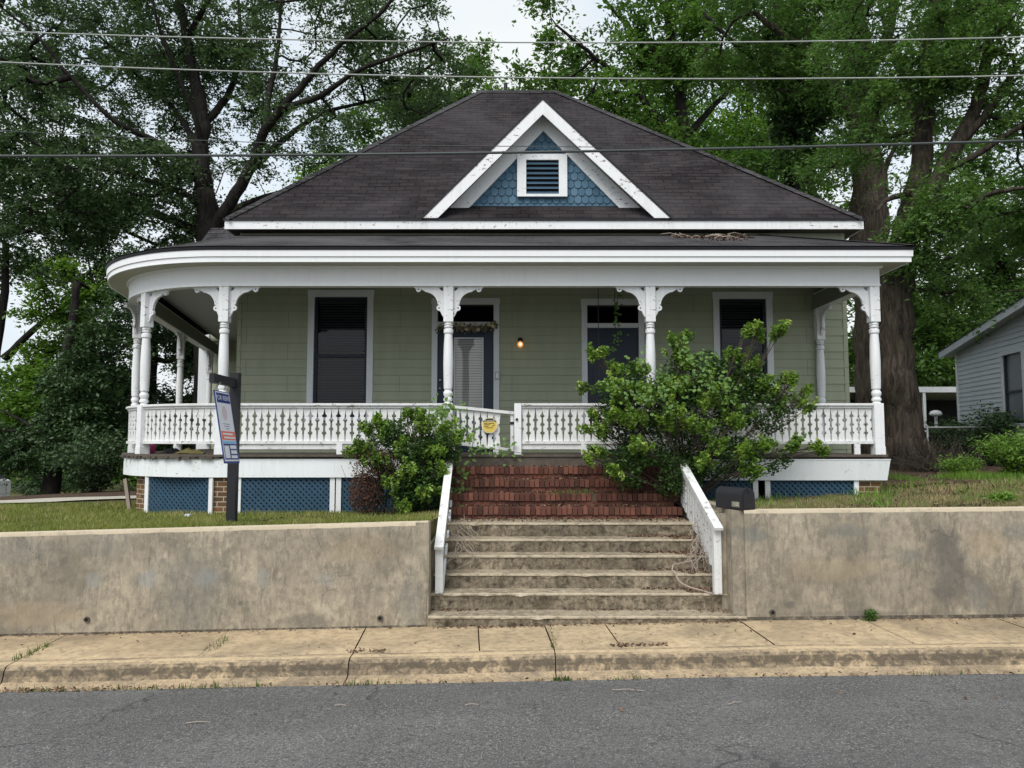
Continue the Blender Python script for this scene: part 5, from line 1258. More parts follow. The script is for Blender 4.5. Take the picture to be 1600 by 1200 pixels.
# ------------------------------------------------------------------ shrubs by the steps
def shrub(name, label, base, shoots, mat, n_in, mat_in=None, leafL=.055, seed=0, blobs=(), extra=None, whorl=32, stemr=.010, group=None, cat='shrub'):
    """shoots: (tip point, radius of leafy part, count)"""
    global rng; rng = np.random.default_rng(seed); rs = random.Random(seed)
    root = thing(name, label, cat, base, group=group); base = Vector(base); b = MB(); tips = []
    Cs, Ts, Ds = [], [], []
    for tip, rad, cnt in shoots:
        tip = Vector(tip); mid = base.lerp(tip, .45) + Vector((rs.uniform(-.12,.12), rs.uniform(-.1,.1), rs.uniform(-.02,.15)))
        P = smooth_poly([base+Vector((rs.uniform(-.1,.1), rs.uniform(-.08,.08), 0)), mid, tip], 6); b.tube(P, [lerp(stemr, stemr*.35, i/(len(P)-1)) for i in range(len(P))], 5)
        for _ in range(cnt):
            o = Vector((rs.gauss(0,1), rs.gauss(0,.8), rs.gauss(0,.75)))*rad*.55; tp = tip+o; st = mid.lerp(tip, rs.uniform(.3,.95))
            b.tube([st, st.lerp(tp,.5)+Vector((0,0,-.02)), tp], [.004,.003,.002], 3, cap=False)
            ax = ((tp-st).normalized()*.7 + Vector((0,0,.6))).normalized(); tt = rs.uniform(.2,1.0)
            for k in range(whorl):
                s_ = rs.uniform(0,.13); a = rs.uniform(0, 6.28); sd_ = ax.cross(Vector((math.cos(a), math.sin(a), .3))).normalized(); dl = (sd_ + ax*.5).normalized()
                Cs.append(tp - ax*s_ + dl*leafL*.5); Ds.append(dl); Ts.append(tt+rs.uniform(-.15,.2) - s_*1.2)
    b.build('stems', M['stem'], root)
    n = len(Cs); L = leafL*rng.uniform(.7,1.3,n)
    leaf_np('leaves', np.array([tuple(c) for c in Cs]), L, L*.48, mat, root, np.array(Ts), .4, np.array([tuple(d) for d in Ds]))
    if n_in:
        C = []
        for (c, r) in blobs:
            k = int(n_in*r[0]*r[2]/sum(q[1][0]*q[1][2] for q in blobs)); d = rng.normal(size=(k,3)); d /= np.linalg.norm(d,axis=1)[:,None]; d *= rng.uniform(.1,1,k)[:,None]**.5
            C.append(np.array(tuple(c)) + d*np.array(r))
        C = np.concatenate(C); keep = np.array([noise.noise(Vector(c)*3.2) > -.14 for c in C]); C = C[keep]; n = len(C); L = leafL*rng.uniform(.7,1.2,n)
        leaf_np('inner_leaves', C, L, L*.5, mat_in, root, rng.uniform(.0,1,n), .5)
    return root
D = 11.15; bs = (A3(1075,780,D).x, 11.3, H(3.0,11.3))
tips = [((922,548),.08,4,0),((912,600),.10,4,0),((1228,505),.06,3,0),((1292,700),.07,3,-.2),((1262,605),.09,4,0),((1075,520),.08,4,0),((1060,545),.1,6,0),((925,640),.1,5,0),((915,712),.08,4,-.2),((935,545),.12,5,0),((960,570),.16,8,.1),((1000,575),.16,10,.2),((1055,530),.13,9,0),((1070,560),.16,10,0),((1100,585),.16,10,-.1),((1150,550),.15,10,.1),((1185,512),.13,9,0),((1215,515),.09,6,0),((1165,510),.10,5,0),
        ((1160,590),.18,12,.2),((1200,600),.16,10,0),((1240,590),.13,9,0),((1220,625),.16,10,.1),((1255,620),.12,6,0),((1270,632),.07,3,0),((960,600),.18,12,-.2),((1010,610),.2,14,-.3),((1060,600),.18,14,-.25),((1110,620),.2,14,-.2),
        ((960,640),.17,12,-.3),((940,670),.16,9,-.1),((990,650),.18,12,-.3),((1040,650),.2,12,-.35),((1090,660),.2,12,-.4),((1150,650),.18,12,-.3),((935,700),.13,7,-.2),((910,665),.07,3,0),((1000,690),.16,9,-.4),
        ((1100,715),.14,9,-.4),((1160,700),.16,11,-.4),((1200,690),.15,10,-.3),((1245,690),.12,9,-.3),((1280,695),.07,5,-.3),((1180,730),.14,8,-.4),((955,730),.1,6,-.4),((1060,640),.16,10,-.5),((1120,690),.15,8,-.45),((1040,590),.12,8,.1),((1180,560),.12,8,.1)]
sh = [(A3(x, y, D+o), r, int(n*1.9)) for (x, y), r, n, o in tips]
bl = [(A3(1060,650,D+.15),(1.0,.45,.66)),(A3(1180,635,D+.2),(.62,.4,.48)),(A3(985,640,D+.2),(.52,.35,.6)),(A3(1140,715,D),(.95,.35,.34)),(A3(990,725,D),(.5,.3,.38)),(A3(1090,590,D+.2),(.55,.35,.45)),(A3(1050,740,D),(.5,.3,.36)),(A3(1150,600,D+.2),(.5,.3,.4))]
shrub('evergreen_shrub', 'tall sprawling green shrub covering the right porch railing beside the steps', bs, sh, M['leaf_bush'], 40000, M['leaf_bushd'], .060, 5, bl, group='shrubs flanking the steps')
D = 11.25; bs = (A3(640,800,D).x, 11.4, H(-1.5,11.4))
tips = [((640,640),.12,8,0),((665,660),.15,10,0),((600,665),.15,9,0),((570,665),.13,8,0),((560,690),.13,8,0),((620,690),.17,10,-.1),((700,665),.15,10,-.1),((720,680),.12,8,-.2),((680,700),.16,10,-.2),((590,715),.15,8,-.1),((640,730),.17,10,-.3),((690,730),.13,8,-.3),
        ((610,755),.16,9,-.3),((660,765),.16,9,-.35),((700,765),.1,6,-.3),((630,790),.14,7,-.4),((575,700),.12,6,0),((545,700),.08,4,0),((655,640),.09,6,0),((585,650),.08,4,0)]
sh = [(A3(x, y, D+o), r, int(n*1.8)) for (x, y), r, n, o in tips]
bl = [(A3(630,700,D+.1),(.75,.4,.45)),(A3(650,760,D),(.6,.35,.35)),(A3(690,700,D),(.3,.3,.35))]
s2 = shrub('evergreen_shrub', 'dense shrub with a brown dead patch left of the steps, partly under vines', bs, sh, M['leaf_bush'], 22000, M['leaf_bushd'], .054, 6, bl, group='shrubs flanking the steps')
n = 5200; d = rng.normal(size=(n,3)); d /= np.linalg.norm(d,axis=1)[:,None]; d *= rng.uniform(.1,1,n)[:,None]**.5
C = np.where((np.arange(n) % 3 == 0)[:,None], np.array(tuple(A3(590,730,D)))+d*np.array((.42,.25,.3)), np.array(tuple(A3(572,770,D)))+d*np.array((.27,.25,.33)))
leaf_np('dead_leaves', C, .045*rng.uniform(.6,1.2,n), .014, M['leaf_dead'], s2, rng.uniform(0,1,n), .1)
b = MB()
for i in range(60):
    p = A3(random.uniform(545,680), 800, D+random.uniform(-.1,.2)); p.z = H(p.x, p.y); q = p + Vector((random.uniform(-.3,.3), random.uniform(-.2,.2), random.uniform(.4,1.0))); m = p.lerp(q,.5)+Vector((random.uniform(-.1,.1),0,0)); b.tube([p,m,q],[.007,.005,.002],4,cap=False)
b.build('dead_stems', M['stem'], s2)

# vines
def heart_leaf(b, c, s_, nrm, up):
    nrm = nrm.normalized(); x = up.cross(nrm).normalized(); y = nrm.cross(x)
    pts = [(0,-.55),(.22,-.30),(.42,0),(.42,.25),(.26,.42),(.08,.40),(0,.28),(-.08,.40),(-.26,.42),(-.42,.25),(-.42,0),(-.22,-.30)]
    cv = c + nrm*(-.08*s_); b.add([c + x*px_*s_ + y*py_*s_ + nrm*(abs(px_)*-.18*s_) for px_, py_ in pts] + [c+nrm*.02*s_], [(i, (i+1) % 12, 12) for i in range(12)])
def vine(label, paths, nper, size, spread, seed, cat='vine'):
    rs = random.Random(seed); root = thing('climbing_vine', label, cat, tuple(Vector(paths[0][0]))); b = MB(); s_ = MB()
    for P in paths:
        Q = smooth_poly(P, 8); s_.tube(Q, .004, 4, cap=False)
        for k in range(nper*len(P)):
            q = Q[rs.randrange(len(Q))] + Vector((rs.gauss(0,1)*spread, rs.gauss(0,.6)*spread-.03, rs.gauss(0,1)*spread)); heart_leaf(b, q, size*rs.uniform(.6,1.3), Vector((rs.uniform(-.6,.6), -1, rs.uniform(.1,1.3))), Vector((rs.uniform(-.5,.5),0,1)))
    b.build('leaves', M['leaf_vine'], root); s_.build('stems', M['stem'], root); return root
D = 11.75
vine('light green heart-leaved vine wrapping the post at the head of the steps', [[A3(690,740,D-.2),A3(700,690,D),A3(712,665,D-.05),A3(735,680,D),A3(740,720,D)],[A3(680,640,D),A3(700,640,D),A3(718,640,D)],[A3(705,700,D),A3(720,740,D-.2),A3(712,790,D-.5)],[A3(640,690,D-.3),A3(660,660,D-.2),A3(690,655,D-.1)],[A3(735,700,D),A3(770,702,D+.2),A3(815,708,D+.2)],[A3(690,680,D),A3(690,650,D+.1),A3(698,632,D+.25)]], 15, .06, .08, 4)
vine('leafy vine hanging on the porch swing chain behind the big shrub', [[A3(966,455,13),A3(964,490,12.9),A3(966,520,12.9),A3(958,548,12.9)]], 16, .05, .05, 8)
vine('light green vine growing over the big right shrub', [[A3(990,560,10.7),A3(1030,590,10.65),A3(1060,600,10.6),A3(1110,580,10.8)],[A3(960,600,10.7),A3(1000,620,10.6),A3(1060,640,10.5)],[A3(1060,530,11),A3(1075,560,10.9),A3(1110,560,10.9)],[A3(1100,600,10.7),A3(1130,590,10.7),A3(1140,620,10.7)]], 20, .055, .10, 9)
# pale dead vines and roots on the steps
b = MB(); rs = random.Random(2)
def dv(pts, r): b.tube([p + Vector((rs.uniform(-.02,.02), rs.uniform(-.01,.01), 0)) for p in smooth_poly(pts, 5)], r, 5, cap=False)
dv([A3(1110,815,10.4),A3(1092,840,10.1),A3(1098,870,9.9),A3(1060,885,9.72)+Vector((0,0,.03)),A3(1050,893,9.6)+Vector((0,0,.05)),A3(1066,912,9.45),A3(1112,928,9.28)], .011)
for k in range(26):
    x = rs.uniform(1085,1118); y = rs.uniform(800,860); p = A3(x, y, 10.3-(y-800)/100); dv([p, p+Vector((rs.uniform(-.1,.1),-.05,-.12)), p+Vector((rs.uniform(-.15,.15),-.12,-.3)), p+Vector((rs.uniform(-.2,.1),-.2,-.42))], rs.uniform(.003,.007))
for k in range(18):
    x = rs.uniform(698,730); y = rs.uniform(800,860); p = A3(x, y, 10.4-(y-800)/100); dv([p, p+Vector((rs.uniform(-.05,.15),-.05,-.1)), p+Vector((rs.uniform(-.1,.25),-.14,-.24))], rs.uniform(.002,.005))
tag(b.build('dead_vines', M['twig']), 'bare pale dead vines trailing down both edges of the steps', 'dead vine')

# ------------------------------------------------------------------ leaf litter, weeds, grass
def litter(name, label, boxes, size, seed, mat='litter', kind='stuff'):
    rg = np.random.default_rng(seed); Cc, Sz = [], []
    for (x0,x1,y0,y1,zf,n) in boxes:
        x = rg.uniform(x0,x1,n); y = rg.uniform(0,1,n)**1.0*(y1-y0)+y0
        z = np.array([zf(a, c) for a, c in zip(x, y)]) + rg.uniform(.003,.02,n); Cc.append(np.stack([x,y,z],1))
    C = np.concatenate(Cc); n = len(C); global rng; rng = rg; L = size*rg.uniform(.5,1.3,n)
    o = leaf_np(name, C, L, L*.55, M[mat], None, rg.uniform(0,1,n), .9); tag(o, kind=kind); return o
cz = lambda z: (lambda x, y: z)
bx = [(-.9,2.4,10.93,11.0,cz(SZ[5]),700),(-.9,2.4,10.6,11.0,cz(SZ[5]),420)]
for i in range(1, 5): bx += [(1.55,2.4,9.2+.3*i,9.3+.3*i,cz(SZ[i]),150+60*(i>2)),(2.1,2.45,9.0+.3*i,9.3+.3*i,cz(SZ[i]),150)]
bx += [(-.95,-.4,9.22,9.31,cz(SZ[0]),70),(.6,2.0,9.24,9.31,cz(SZ[0]),80),(2.2,2.66,9.15,9.31,cz(SZ[0]),70),(-.9,2.6,8.9,8.985,lambda x,y:S(x),260)]
for i in range(4): bx += [(.5,2.3,11.17+.25*i,11.27+.25*i,cz(bz[i]),130),(-.85,.5,11.18+.25*i,11.25+.25*i,cz(bz[i]),40)]
bx += [(-.85,2.3,11.12+.25*i,11.25+.25*i,cz(bz[i]),170) for i in range(4)]
bx += [(.95,2.0,7.99,8.12,lambda x,y:S(x),0),(1.0,1.6,8.03,8.12,lambda x,y:S(x)-.005,110),(-1.7,-1.25,8.02,8.1,lambda x,y:S(x)-.005,60),(-12,12,8.93,9.0,lambda x,y:S(x),520),(-7,-3.6,7.5,7.62,lambda x,y:S(x)-.18,300),(-12,12,7.5,7.62,lambda x,y:S(x)-.18,700),(-8,8,6.6,7.5,lambda x,y:S(x)-.163,60),(-8,8,8.05,8.9,lambda x,y:S(x)-.0,90)]
litter('leaf_litter', None, bx, .042, 5)
litter('yard_litter', None, [(2.7,12,9.25,11.2,H,2600),(6.2,12,11.2,16,H,3000),(-1.0-2.5,-1.0,9.3,11.6,H,900),(-9,-3,9.3,11,H,300),(2.7,6,11,12,H,500)], .06, 6)
rz_ = lambda x, y: lerp(3.0, 3.9, (y-11.64)/2.66)
litter('roof_litter', None, [(2.9,4.3,13.3,14.2,rz_,420),(3.2,4.0,12.6,13.6,rz_,120)], .06, 7)
b = MB(); rs = random.Random(12)
for k in range(16):
    x = rs.uniform(3.0,4.3); y = rs.uniform(13,14.1); p = Vector((x,y,rz_(x,y)+.03)); q = p+Vector((rs.uniform(-.4,.4),rs.uniform(-.3,.1),0)); q.z = rz_(q.x,q.y)+.05; b.tube([p,p.lerp(q,.5)+Vector((0,0,.03)),q],.006,4,cap=False)
tag(b.build('fallen_twigs', M['twig']), 'bare fallen twigs lying on the right part of the porch roof', 'twigs')

M['grassd2'] = leafmat('crack_weed_blades', (.04,.075,.02), (.13,.18,.05), None, .3, .7)
def grass(name, regions, mat, hmin, hmax, seed, w=.006):
    rg = np.random.default_rng(seed); V = []; T = []
    for (x0,x1,y0,y1,n,zf,mask) in regions:
        x = rg.uniform(x0,x1,n); y = rg.uniform(y0,y1,n)
        nz = np.array([noise.noise(Vector((a*1.4,c*1.4,seed))) for a, c in zip(x, y)]); k = nz > mask; x, y, nz = x[k], y[k], nz[k]
        z = np.array([zf(a,c) for a, c in zip(x, y)]) - .005; n = len(x); h = rg.uniform(hmin,hmax,n)*(1+nz*.8); a = rg.uniform(0,6.28,n); ln = rg.normal(0,.5,n)*h; an = rg.uniform(0,6.28,n)
        P = np.stack([x,y,z],1); d = np.stack([np.cos(a),np.sin(a),np.zeros(n)],1)*w*rg.uniform(.6,1.4,n)[:,None]; tip = P + np.stack([np.cos(an)*ln,np.sin(an)*ln,h],1)
        V.append(np.stack([P-d,P+d,tip],1)); T.append(np.clip(.45+nz*.5+rg.uniform(-.35,.45,n),0,1))
    V = np.concatenate(V); T = np.concatenate(T); n = len(V); me = bpy.data.meshes.new(name); me.vertices.add(3*n); me.vertices.foreach_set('co', V.astype(np.float32).ravel())
    me.loops.add(3*n); me.loops.foreach_set('vertex_index', np.arange(3*n,dtype=np.int32)); me.polygons.add(n); me.polygons.foreach_set('loop_start', np.arange(0,3*n,3,dtype=np.int32)); me.polygons.foreach_set('loop_total', np.full(n,3,dtype=np.int32))
    t = me.attributes.new('tint','FLOAT','FACE'); t.data.foreach_set('value', T.astype(np.float32)); me.materials.append(mat); me.update(calc_edges=True)
    o = bpy.data.objects.new(name, me); COL.objects.link(o); tag(o, kind='stuff'); return o
grass('grass', [(-9,-.98,9.24,10.6,26000,H,-.5),(-12,-.98,10.6,14.5,34000,H,-.4),(-20,-8,10,14.4,16000,H,-.3),(-16,-8,24,30,14000,H,-.6)], M['grassm'], .035, .085, 3, .0065)
grass('dry_grass', [(2.7,9,9.24,11.0,17000,H,-.25),(6,13,11,13.5,9000,H,-.2),(2.7,6,11,12.1,3500,H,-.2)], M['grassd'], .035, .09, 4, .006)
grass('green_weeds', [(2.7,12,9.3,12.8,6000,H,.12),(8.5,13,13,14.5,9000,H,-.5),(6.9,9,13.3,14.6,2500,H,-.1)], M['leaf_fern'], .05, .14, 5, .009)
def tuft(reg, n, h=.07):
    return [(*reg, n, lambda x, y: S(x)-.012, -1)]
grass('crack_weeds', tuft((.40,.46,8.0,8.9),110)+tuft((-5.1,-5.0,8.0,8.6),90)+tuft((-3.22,-3.08,8.15,8.7),90)+tuft((3.99,4.15,8.9,9.0),160)+tuft((5.6,5.9,8.7,8.95),120)+[(.40,.55,7.52,7.6,110,lambda x,y:S(x)-.175,-1),(-3,6,7.50,7.56,420,lambda x,y:S(x)-.178,.12),(-9,-3,7.50,7.56,300,lambda x,y:S(x)-.178,.05)]+
      [(.5,1.2,11.2,11.5,200,cz(-.76),-1),(-.9,-.6,11.2,11.7,120,cz(-.7),-1)], M['grassd2'], .02, .07, 6, .006)
b = MB()
for x, y, l, a in ((1.05,7.15,.28,-.1),(1.9,6.75,.14,.4),(-2.6,6.55,.2,.1),(-1.5,6.9,.1,.0),(-.35,6.85,.12,.1)):
    z = S(x)-.158; d = Vector((math.cos(a),math.sin(a),0))*l/2; b.tube([Vector((x,y,z))-d, Vector((x,y,z+.01)), Vector((x,y,z))+d], .004, 4)
tag(b.build('fallen_twigs', M['twig']), 'thin pale twigs scattered on the asphalt before the steps', 'twigs')

# low plants on the right
def plant(name, label, base, n, rad, hgt, leafL, mat, seed, W=.3, group=None, cat='plant'):
    global rng; rng = np.random.default_rng(seed); rs = random.Random(seed); root = thing(name, label, cat, tuple(base), group=group); base = Vector(base); b = MB(); C = []; Dd = []
    for k in range(n):
        a = rs.uniform(0,6.28); r = rad*rs.uniform(.2,1); tip = base + Vector((math.cos(a)*r, math.sin(a)*r, hgt*rs.uniform(.5,1.05)*(1-.3*r/rad))); P = smooth_poly([base+Vector((math.cos(a)*r*.2,math.sin(a)*r*.2,0)), base.lerp(tip,.6)+Vector((0,0,.12*hgt)), tip],4); b.tube(P,[.006,.005,.005,.004,.004,.003,.003,.002,.002][:len(P)],4,cap=False)
        for q in P[1:]:
            for j in range(9):
                o = Vector((rs.gauss(0,1),rs.gauss(0,1),rs.gauss(0,.5)))*leafL*1.1; C.append(q+o); Dd.append(o.normalized()+Vector((0,0,-.1)))
    b.build('stems', M['stem'], root); n = len(C); L = leafL*rng.uniform(.6,1.3,n); leaf_np('leaves', np.array([tuple(c) for c in C]), L, L*W, mat, root, rng.uniform(0,1,n), .4, np.array([tuple(d) for d in Dd])); return root
def gp(px, D): x = (px-800)/F*D; return (x, D, H(x, D))
plant('fern_bush', 'bright green feathery bush at the right edge beside the grey house', gp(1590,14.2), 70, .75, .95, .085, M['leaf_fern'], 1, .32)
plant('dark_shrub', 'dark shrub against the chain-link fence nearest the big trunk', gp(1470,19.8), 80, .8, 1.35, .09, M['leaf_dark'], 2, .4, 'shrubs along the fence')
plant('dark_shrub', 'dark leafy shrub below the grey house window', gp(1545,19.0), 80, .8, 1.6, .09, M['leaf_dark'], 3, .45, 'shrubs along the fence')
plant('dark_shrub', 'olive brown shrub in front of the carport', gp(1500,20.8), 60, 1.0, 1.25, .09, M['leaf_bushd'], 4, .45, 'shrubs along the fence')
plant('small_weed', 'low weed clump with bright leaves at the foot of the fence', gp(1500,15.2), 34, .55, .4, .07, M['leaf_fern'], 5, .3)
plant('small_weed', 'bright weed on the dry grass at the top of the right wall', gp(1560,9.9), 10, .12, .12, .05, M['leaf_fern'], 6, .5)
c = Vector((gp(1355,9)[0]-.0, 8.97, S(4.1))); plant('small_weed', 'little green weed growing at the foot of the right retaining wall', (4.1,8.96,S(4.1)), 7, .07, .13, .028, M['leaf_mid'], 7, .5)
plant('dark_shrub', 'dark low boughs beside the left porch corner', gp(150,20.5), 90, 1.3, 1.9, .10, M['leaf_dark'], 8, .5, 'shrubs along the fence')
plant('dark_shrub', 'dark shrub standing beyond the silver pickup at the left edge', gp(70,37), 90, 1.6, 2.3, .12, M['leaf_dark'], 9, .5, 'shrubs along the fence')
# brush heap at the roots of the big tree
b = MB(); rs = random.Random(5); bp = Vector(gp(1462,16.9))
for k in range(230):
    p = bp + Vector((rs.gauss(0,.42), rs.gauss(0,.25), 0)); p.z = H(p.x,p.y)+rs.uniform(0,.1); d = Vector((rs.uniform(-.8,.3), rs.uniform(-.3,.3), rs.uniform(.1,.9))).normalized()*rs.uniform(.3,.9); b.tube([p,p+d*.5+Vector((0,0,.03)),p+d],[.009,.007,.003],4,cap=False)
tag(b.build('brush_pile', M['stem']), 'heap of dark dead brush leaning at the roots of the big tree', 'brush pile')

# ------------------------------------------------------------------ neighbour: grey clapboard house, carport, fence
nb = thing('clapboard_house', 'grey clapboard house with low gable at the right edge', 'house', (12.8, 20, -.6))
wd_ = Vector((-math.sin(R(10)), -math.cos(R(10)), 0)); wn2 = Vector((-math.cos(R(10)), math.sin(R(10)), 0)); n0 = Vector((12.8, 22, 0))
def npt(t, z, o=0): p = n0 + wd_*t + wn2*o; return Vector((p.x, p.y, z))
roofz = lambda t: 2.52 + .125*t if t < 4.9 else 2.52+.125*4.9-.125*(t-4.9)
b = MB(); rs = random.Random(3); z = -.75; wt0, wt1, wz0, wz1 = 2.92, 3.95, .44, 2.14
while z < 3.2:
    segs = [(0,9.6)]
    if z+.12 > wz0 and z < wz1: segs = [(0,wt0),(wt1,9.6)]
    for a, c_ in segs:
        cuts = [a] + sorted(rs.uniform(a, c_) for _ in range(int((c_-a)/3))) + [c_]
        for u, v in zip(cuts[:-1], cuts[1:]):
            # clip under the roof line
            m = max(1, int((v-u)/.3))
            for i in range(m):
                s0, s1 = lerp(u,v,i/m), lerp(u,v,(i+1)/m); zt0, zt1 = min(z+.125, roofz(s0)), min(z+.125, roofz(s1))
                if zt0 <= z or zt1 <= z: continue
                b.quad(npt(s0,z,.022), npt(s1,z,.022), npt(s1,zt1,.002), npt(s0,zt0,.002), .5); b.quad(npt(s0,z,.022), npt(s0,z,0), npt(s1,z,0), npt(s1,z,.022), 0)
    z += .125
b.quad(npt(0,-.8), npt(0,roofz(0)), npt(0,roofz(0),-8), npt(0,-.8,-8)); b.quad(npt(9.6,-.8), npt(9.6,roofz(9.6)), npt(9.6,roofz(9.6),-8), npt(9.6,-.8,-8))
M['clap'] = paint('grey_clapboard_paint', (.46,.50,.54), dirt=(.14,.15,.15), amount=.5, peel=.1)
b.build('wall', M['clap'], nb)
b = MB(); b.prism([npt(-.02,-.8,.0),npt(.1,-.8,.0),npt(.1,2.5,.0),npt(-.02,2.5,.0)], wn2*.035); b.build('corner_board', M['casing'], nb)
b = MB()
for t0_, t1_ in ((-.45,4.9),(4.9,10.1)):
    za, zb = (2.52+.125*t0_ if t0_ < 0 else roofz(t0_)), roofz(t1_)
    for (o0, o1, dz0, dz1, mi) in ((.28,.32,-.04,.14,1),):
        P4 = [npt(t0_,za+dz0,o0), npt(t1_,zb+dz0,o0), npt(t1_,zb+dz1,o0), npt(t0_,za+dz1,o0)]; b.prism(P4, wn2*(o1-o0), .5, 0)
    P4 = [npt(t0_,za+.02,-8), npt(t1_,zb+.02,-8), npt(t1_,zb+.02,.28), npt(t0_,za+.02,.28)]; b.prism(P4, (0,0,.10), .5, 0)
b.build('roof', [M['clap'], M['roof2']], nb)
b = MB()
for t0_, t1_ in ((-.5,4.9),(4.9,10.1)):
    za, zb = 2.52+.125*t0_ if t0_ < 0 else roofz(t0_), roofz(t1_); P4 = [npt(t0_,za+.142,-8), npt(t1_,zb+.142,-8), npt(t1_,zb+.142,.34), npt(t0_,za+.142,.34)]; b.prism(P4, (0,0,.025), .5, 0)
b.build('roof_covering', M['roof2'], nb)
b = MB()
for (t0_,t1_,z0_,z1_) in ((wt0-.10,wt0,wz0,wz1),(wt1,wt1+.12,wz0,wz1),(wt0-.1,wt1+.12,wz1,wz1+.10),(wt0-.14,wt1+.16,wz0-.08,wz0)): b.prism([npt(t0_,z0_,.0),npt(t1_,z0_,.0),npt(t1_,z1_,.0),npt(t0_,z1_,.0)], wn2*.045)
nw = b.build('window', M['clap'], nb)
b = MB(); b.quad(npt(wt0,wz0,-.06),npt(wt1,wz0,-.06),npt(wt1,wz1,-.06),npt(wt0,wz1,-.06)); b.build('pane', plain('grey_window_screen', (.13,.15,.165), .25, .2), nw)
b = MB(); zm = 1.2
for (t0_,t1_,z0_,z1_) in ((wt0,wt0+.06,wz0,wz1),(wt1-.06,wt1,wz0,wz1),(wt0,wt1,zm,zm+.05),(wt0,wt1,wz0,wz0+.07)): b.prism([npt(t0_,z0_,-.055),npt(t1_,z0_,-.055),npt(t1_,z1_,-.055),npt(t0_,z1_,-.055)], wn2*.03)
b.build('sash', M['sash'], nw)
# carport
cD = 25; cp = thing('carport', 'open carport with thin white roof and posts behind the fence', 'carport', gp(1460,cD))
a0, a1 = A3(1410,622,cD), A3(1500,612,cD); b = MB(); b.box(a0.x-3, a1.x+6, cD, cD+5, a1.z-.02, a1.z+.16); b.build('roof', M['white'], cp)
b = MB()
for px in (1446,): x = A3(px,650,cD).x; b.box(x-.045,x+.045,cD+.02,cD+.1,-.9,a1.z-.021)
b.build('post', M['white'], cp); b = MB(); x = A3(1440,650,cD+2).x; b.box(x-.04,x+.04,cD+2.4,cD+2.48,-.9,a1.z-.021); b.build('post', M['white'], cp)
b = MB(); b.box(a0.x-3,a1.x+6,cD+4.9,cD+4.95,-1.2,a1.z-.022); b.box(a0.x-3,a0.x-2.95,cD+.2,cD+4.9,-1,a1.z-.022); b.build('dark_backing', M['black'], cp)  # black sheets; shade under the carport roof put into their colour
b = MB(); c = Vector(gp(1462,21.5)); b.lathe((c.x,c.y,c.z), [(.10,0),(.04,.05),(.04,1.30),(.05,1.33),(.15,1.36),(.17,1.40),(.13,1.47),(.05,1.50)], 18)
tag(b.build('yard_ornament', M['white'], smooth=True), 'small white mushroom-topped pedestal in front of the carport', 'yard ornament')
# chain-link fence
fD = 18.9; fn = thing('chain_link_fence', 'low chain-link fence between the big tree and the grey house', 'fence', gp(1500,fD)); fx0, fx1 = A3(1415,670,fD).x, A3(1575,670,fD).x; fz = A3(1500,668,fD).z
b = MB(); b.tube([(fx0,fD,fz),(fx1,fD,fz+.01)], .021, 8); b.build('top_rail', M['gal'], fn, smooth=True)
for px in (1449, 1567): x = A3(px,670,fD).x; b = MB(); b.tube([(x,fD,-.75),(x,fD,fz+.06)], .028, 8); b.build('post', M['gal'], fn, smooth=True)
b = MB(); s_ = fx0-1.1
while s_ < fx1:
    for sg in (1,-1):
        xa, xb = (s_, s_+1.08) if sg > 0 else (s_+1.08, s_); za, zb = fz-1.06, fz
        if xa < fx0: t = (fx0-xa)/(xb-xa); xa = fx0; za = lerp(za,zb,t)
        if xb < fx0: t = (fx0-xa)/(xb-xa); zb = lerp(za,zb,t); xb = fx0
        if min(xa,xb) >= fx0-.01 and max(xa,xb) <= fx1+.01: b.tube([(xa,fD,za),(xb,fD,zb)], .0013, 3, cap=False)
    s_ += .09
b.build('wire_mesh', M['fencew'], fn)

# ------------------------------------------------------------------ silver pickup tail at the left edge
b = MB(); b.tube([at(1408,506,17.5), at(1409,513,17.5), at(1408,521,17.5)], [.03,.055,.03], 10); hole_ = b.build('knot_hole', M['dark'], bpy.data.objects['pecan_tree'])
tk = thing('pickup_truck', 'silver pickup truck parked beyond the driveway, cut off by the left edge', 'truck', (0,0,0))
tD = 30; tx = A3(16,770,tD).x; gzt = -2.62; tk.location = (tx-.95*math.cos(R(37)), tD-.95*math.sin(R(37)), gzt); tk.rotation_euler = (0,0,R(37))
b = MB(); sec = [(-.95,.55),(-.97,.95),(-.93,1.12),(.93,1.12),(.97,.95),(.95,.55)]
b.prism([(x,0,z) for x, z in sec], (0,5.3,0), .5); b.prism([(-.88,1.9,1.12),(.88,1.9,1.12),(.72,2.3,1.72),(-.72,2.3,1.72)], (0,0,.001)); b.build('body', M['carsilver'], tk, local=True)
b = MB(); b.add([(-.90,1.85,1.12),(.90,1.85,1.12),(.90,4.2,1.12),(-.90,4.2,1.12),(-.72,2.1,1.75),(.72,2.1,1.75),(.72,3.5,1.75),(-.72,3.5,1.75)], [(0,1,5,4),(1,2,6,5),(2,3,7,6),(3,0,4,7),(4,5,6,7)]); b.build('cab', M['black'], tk, local=True)
b = MB(); b.box(-.80,.80,-.025,0,.62,1.08); b.box(-.80,.80,-.035,-.025,.98,1.0); b.build('tailgate', M['carsilver'], tk, local=True)
b = MB(); b.box(-.93,.93,-.16,-.002,.40,.56); b.build('bumper', M['gal'], tk, local=True)
for s_ in (-1,1): b = MB(); b.box(*sorted((s_*.96,s_*.82)),-.02,.001,.64,1.05); b.build('lamp', M['lampg'], tk, local=True)
b = MB(); b.box(.46,.76,-.17,-.161,.30,.45); b.build('number_plate', M['white'], tk, local=True)
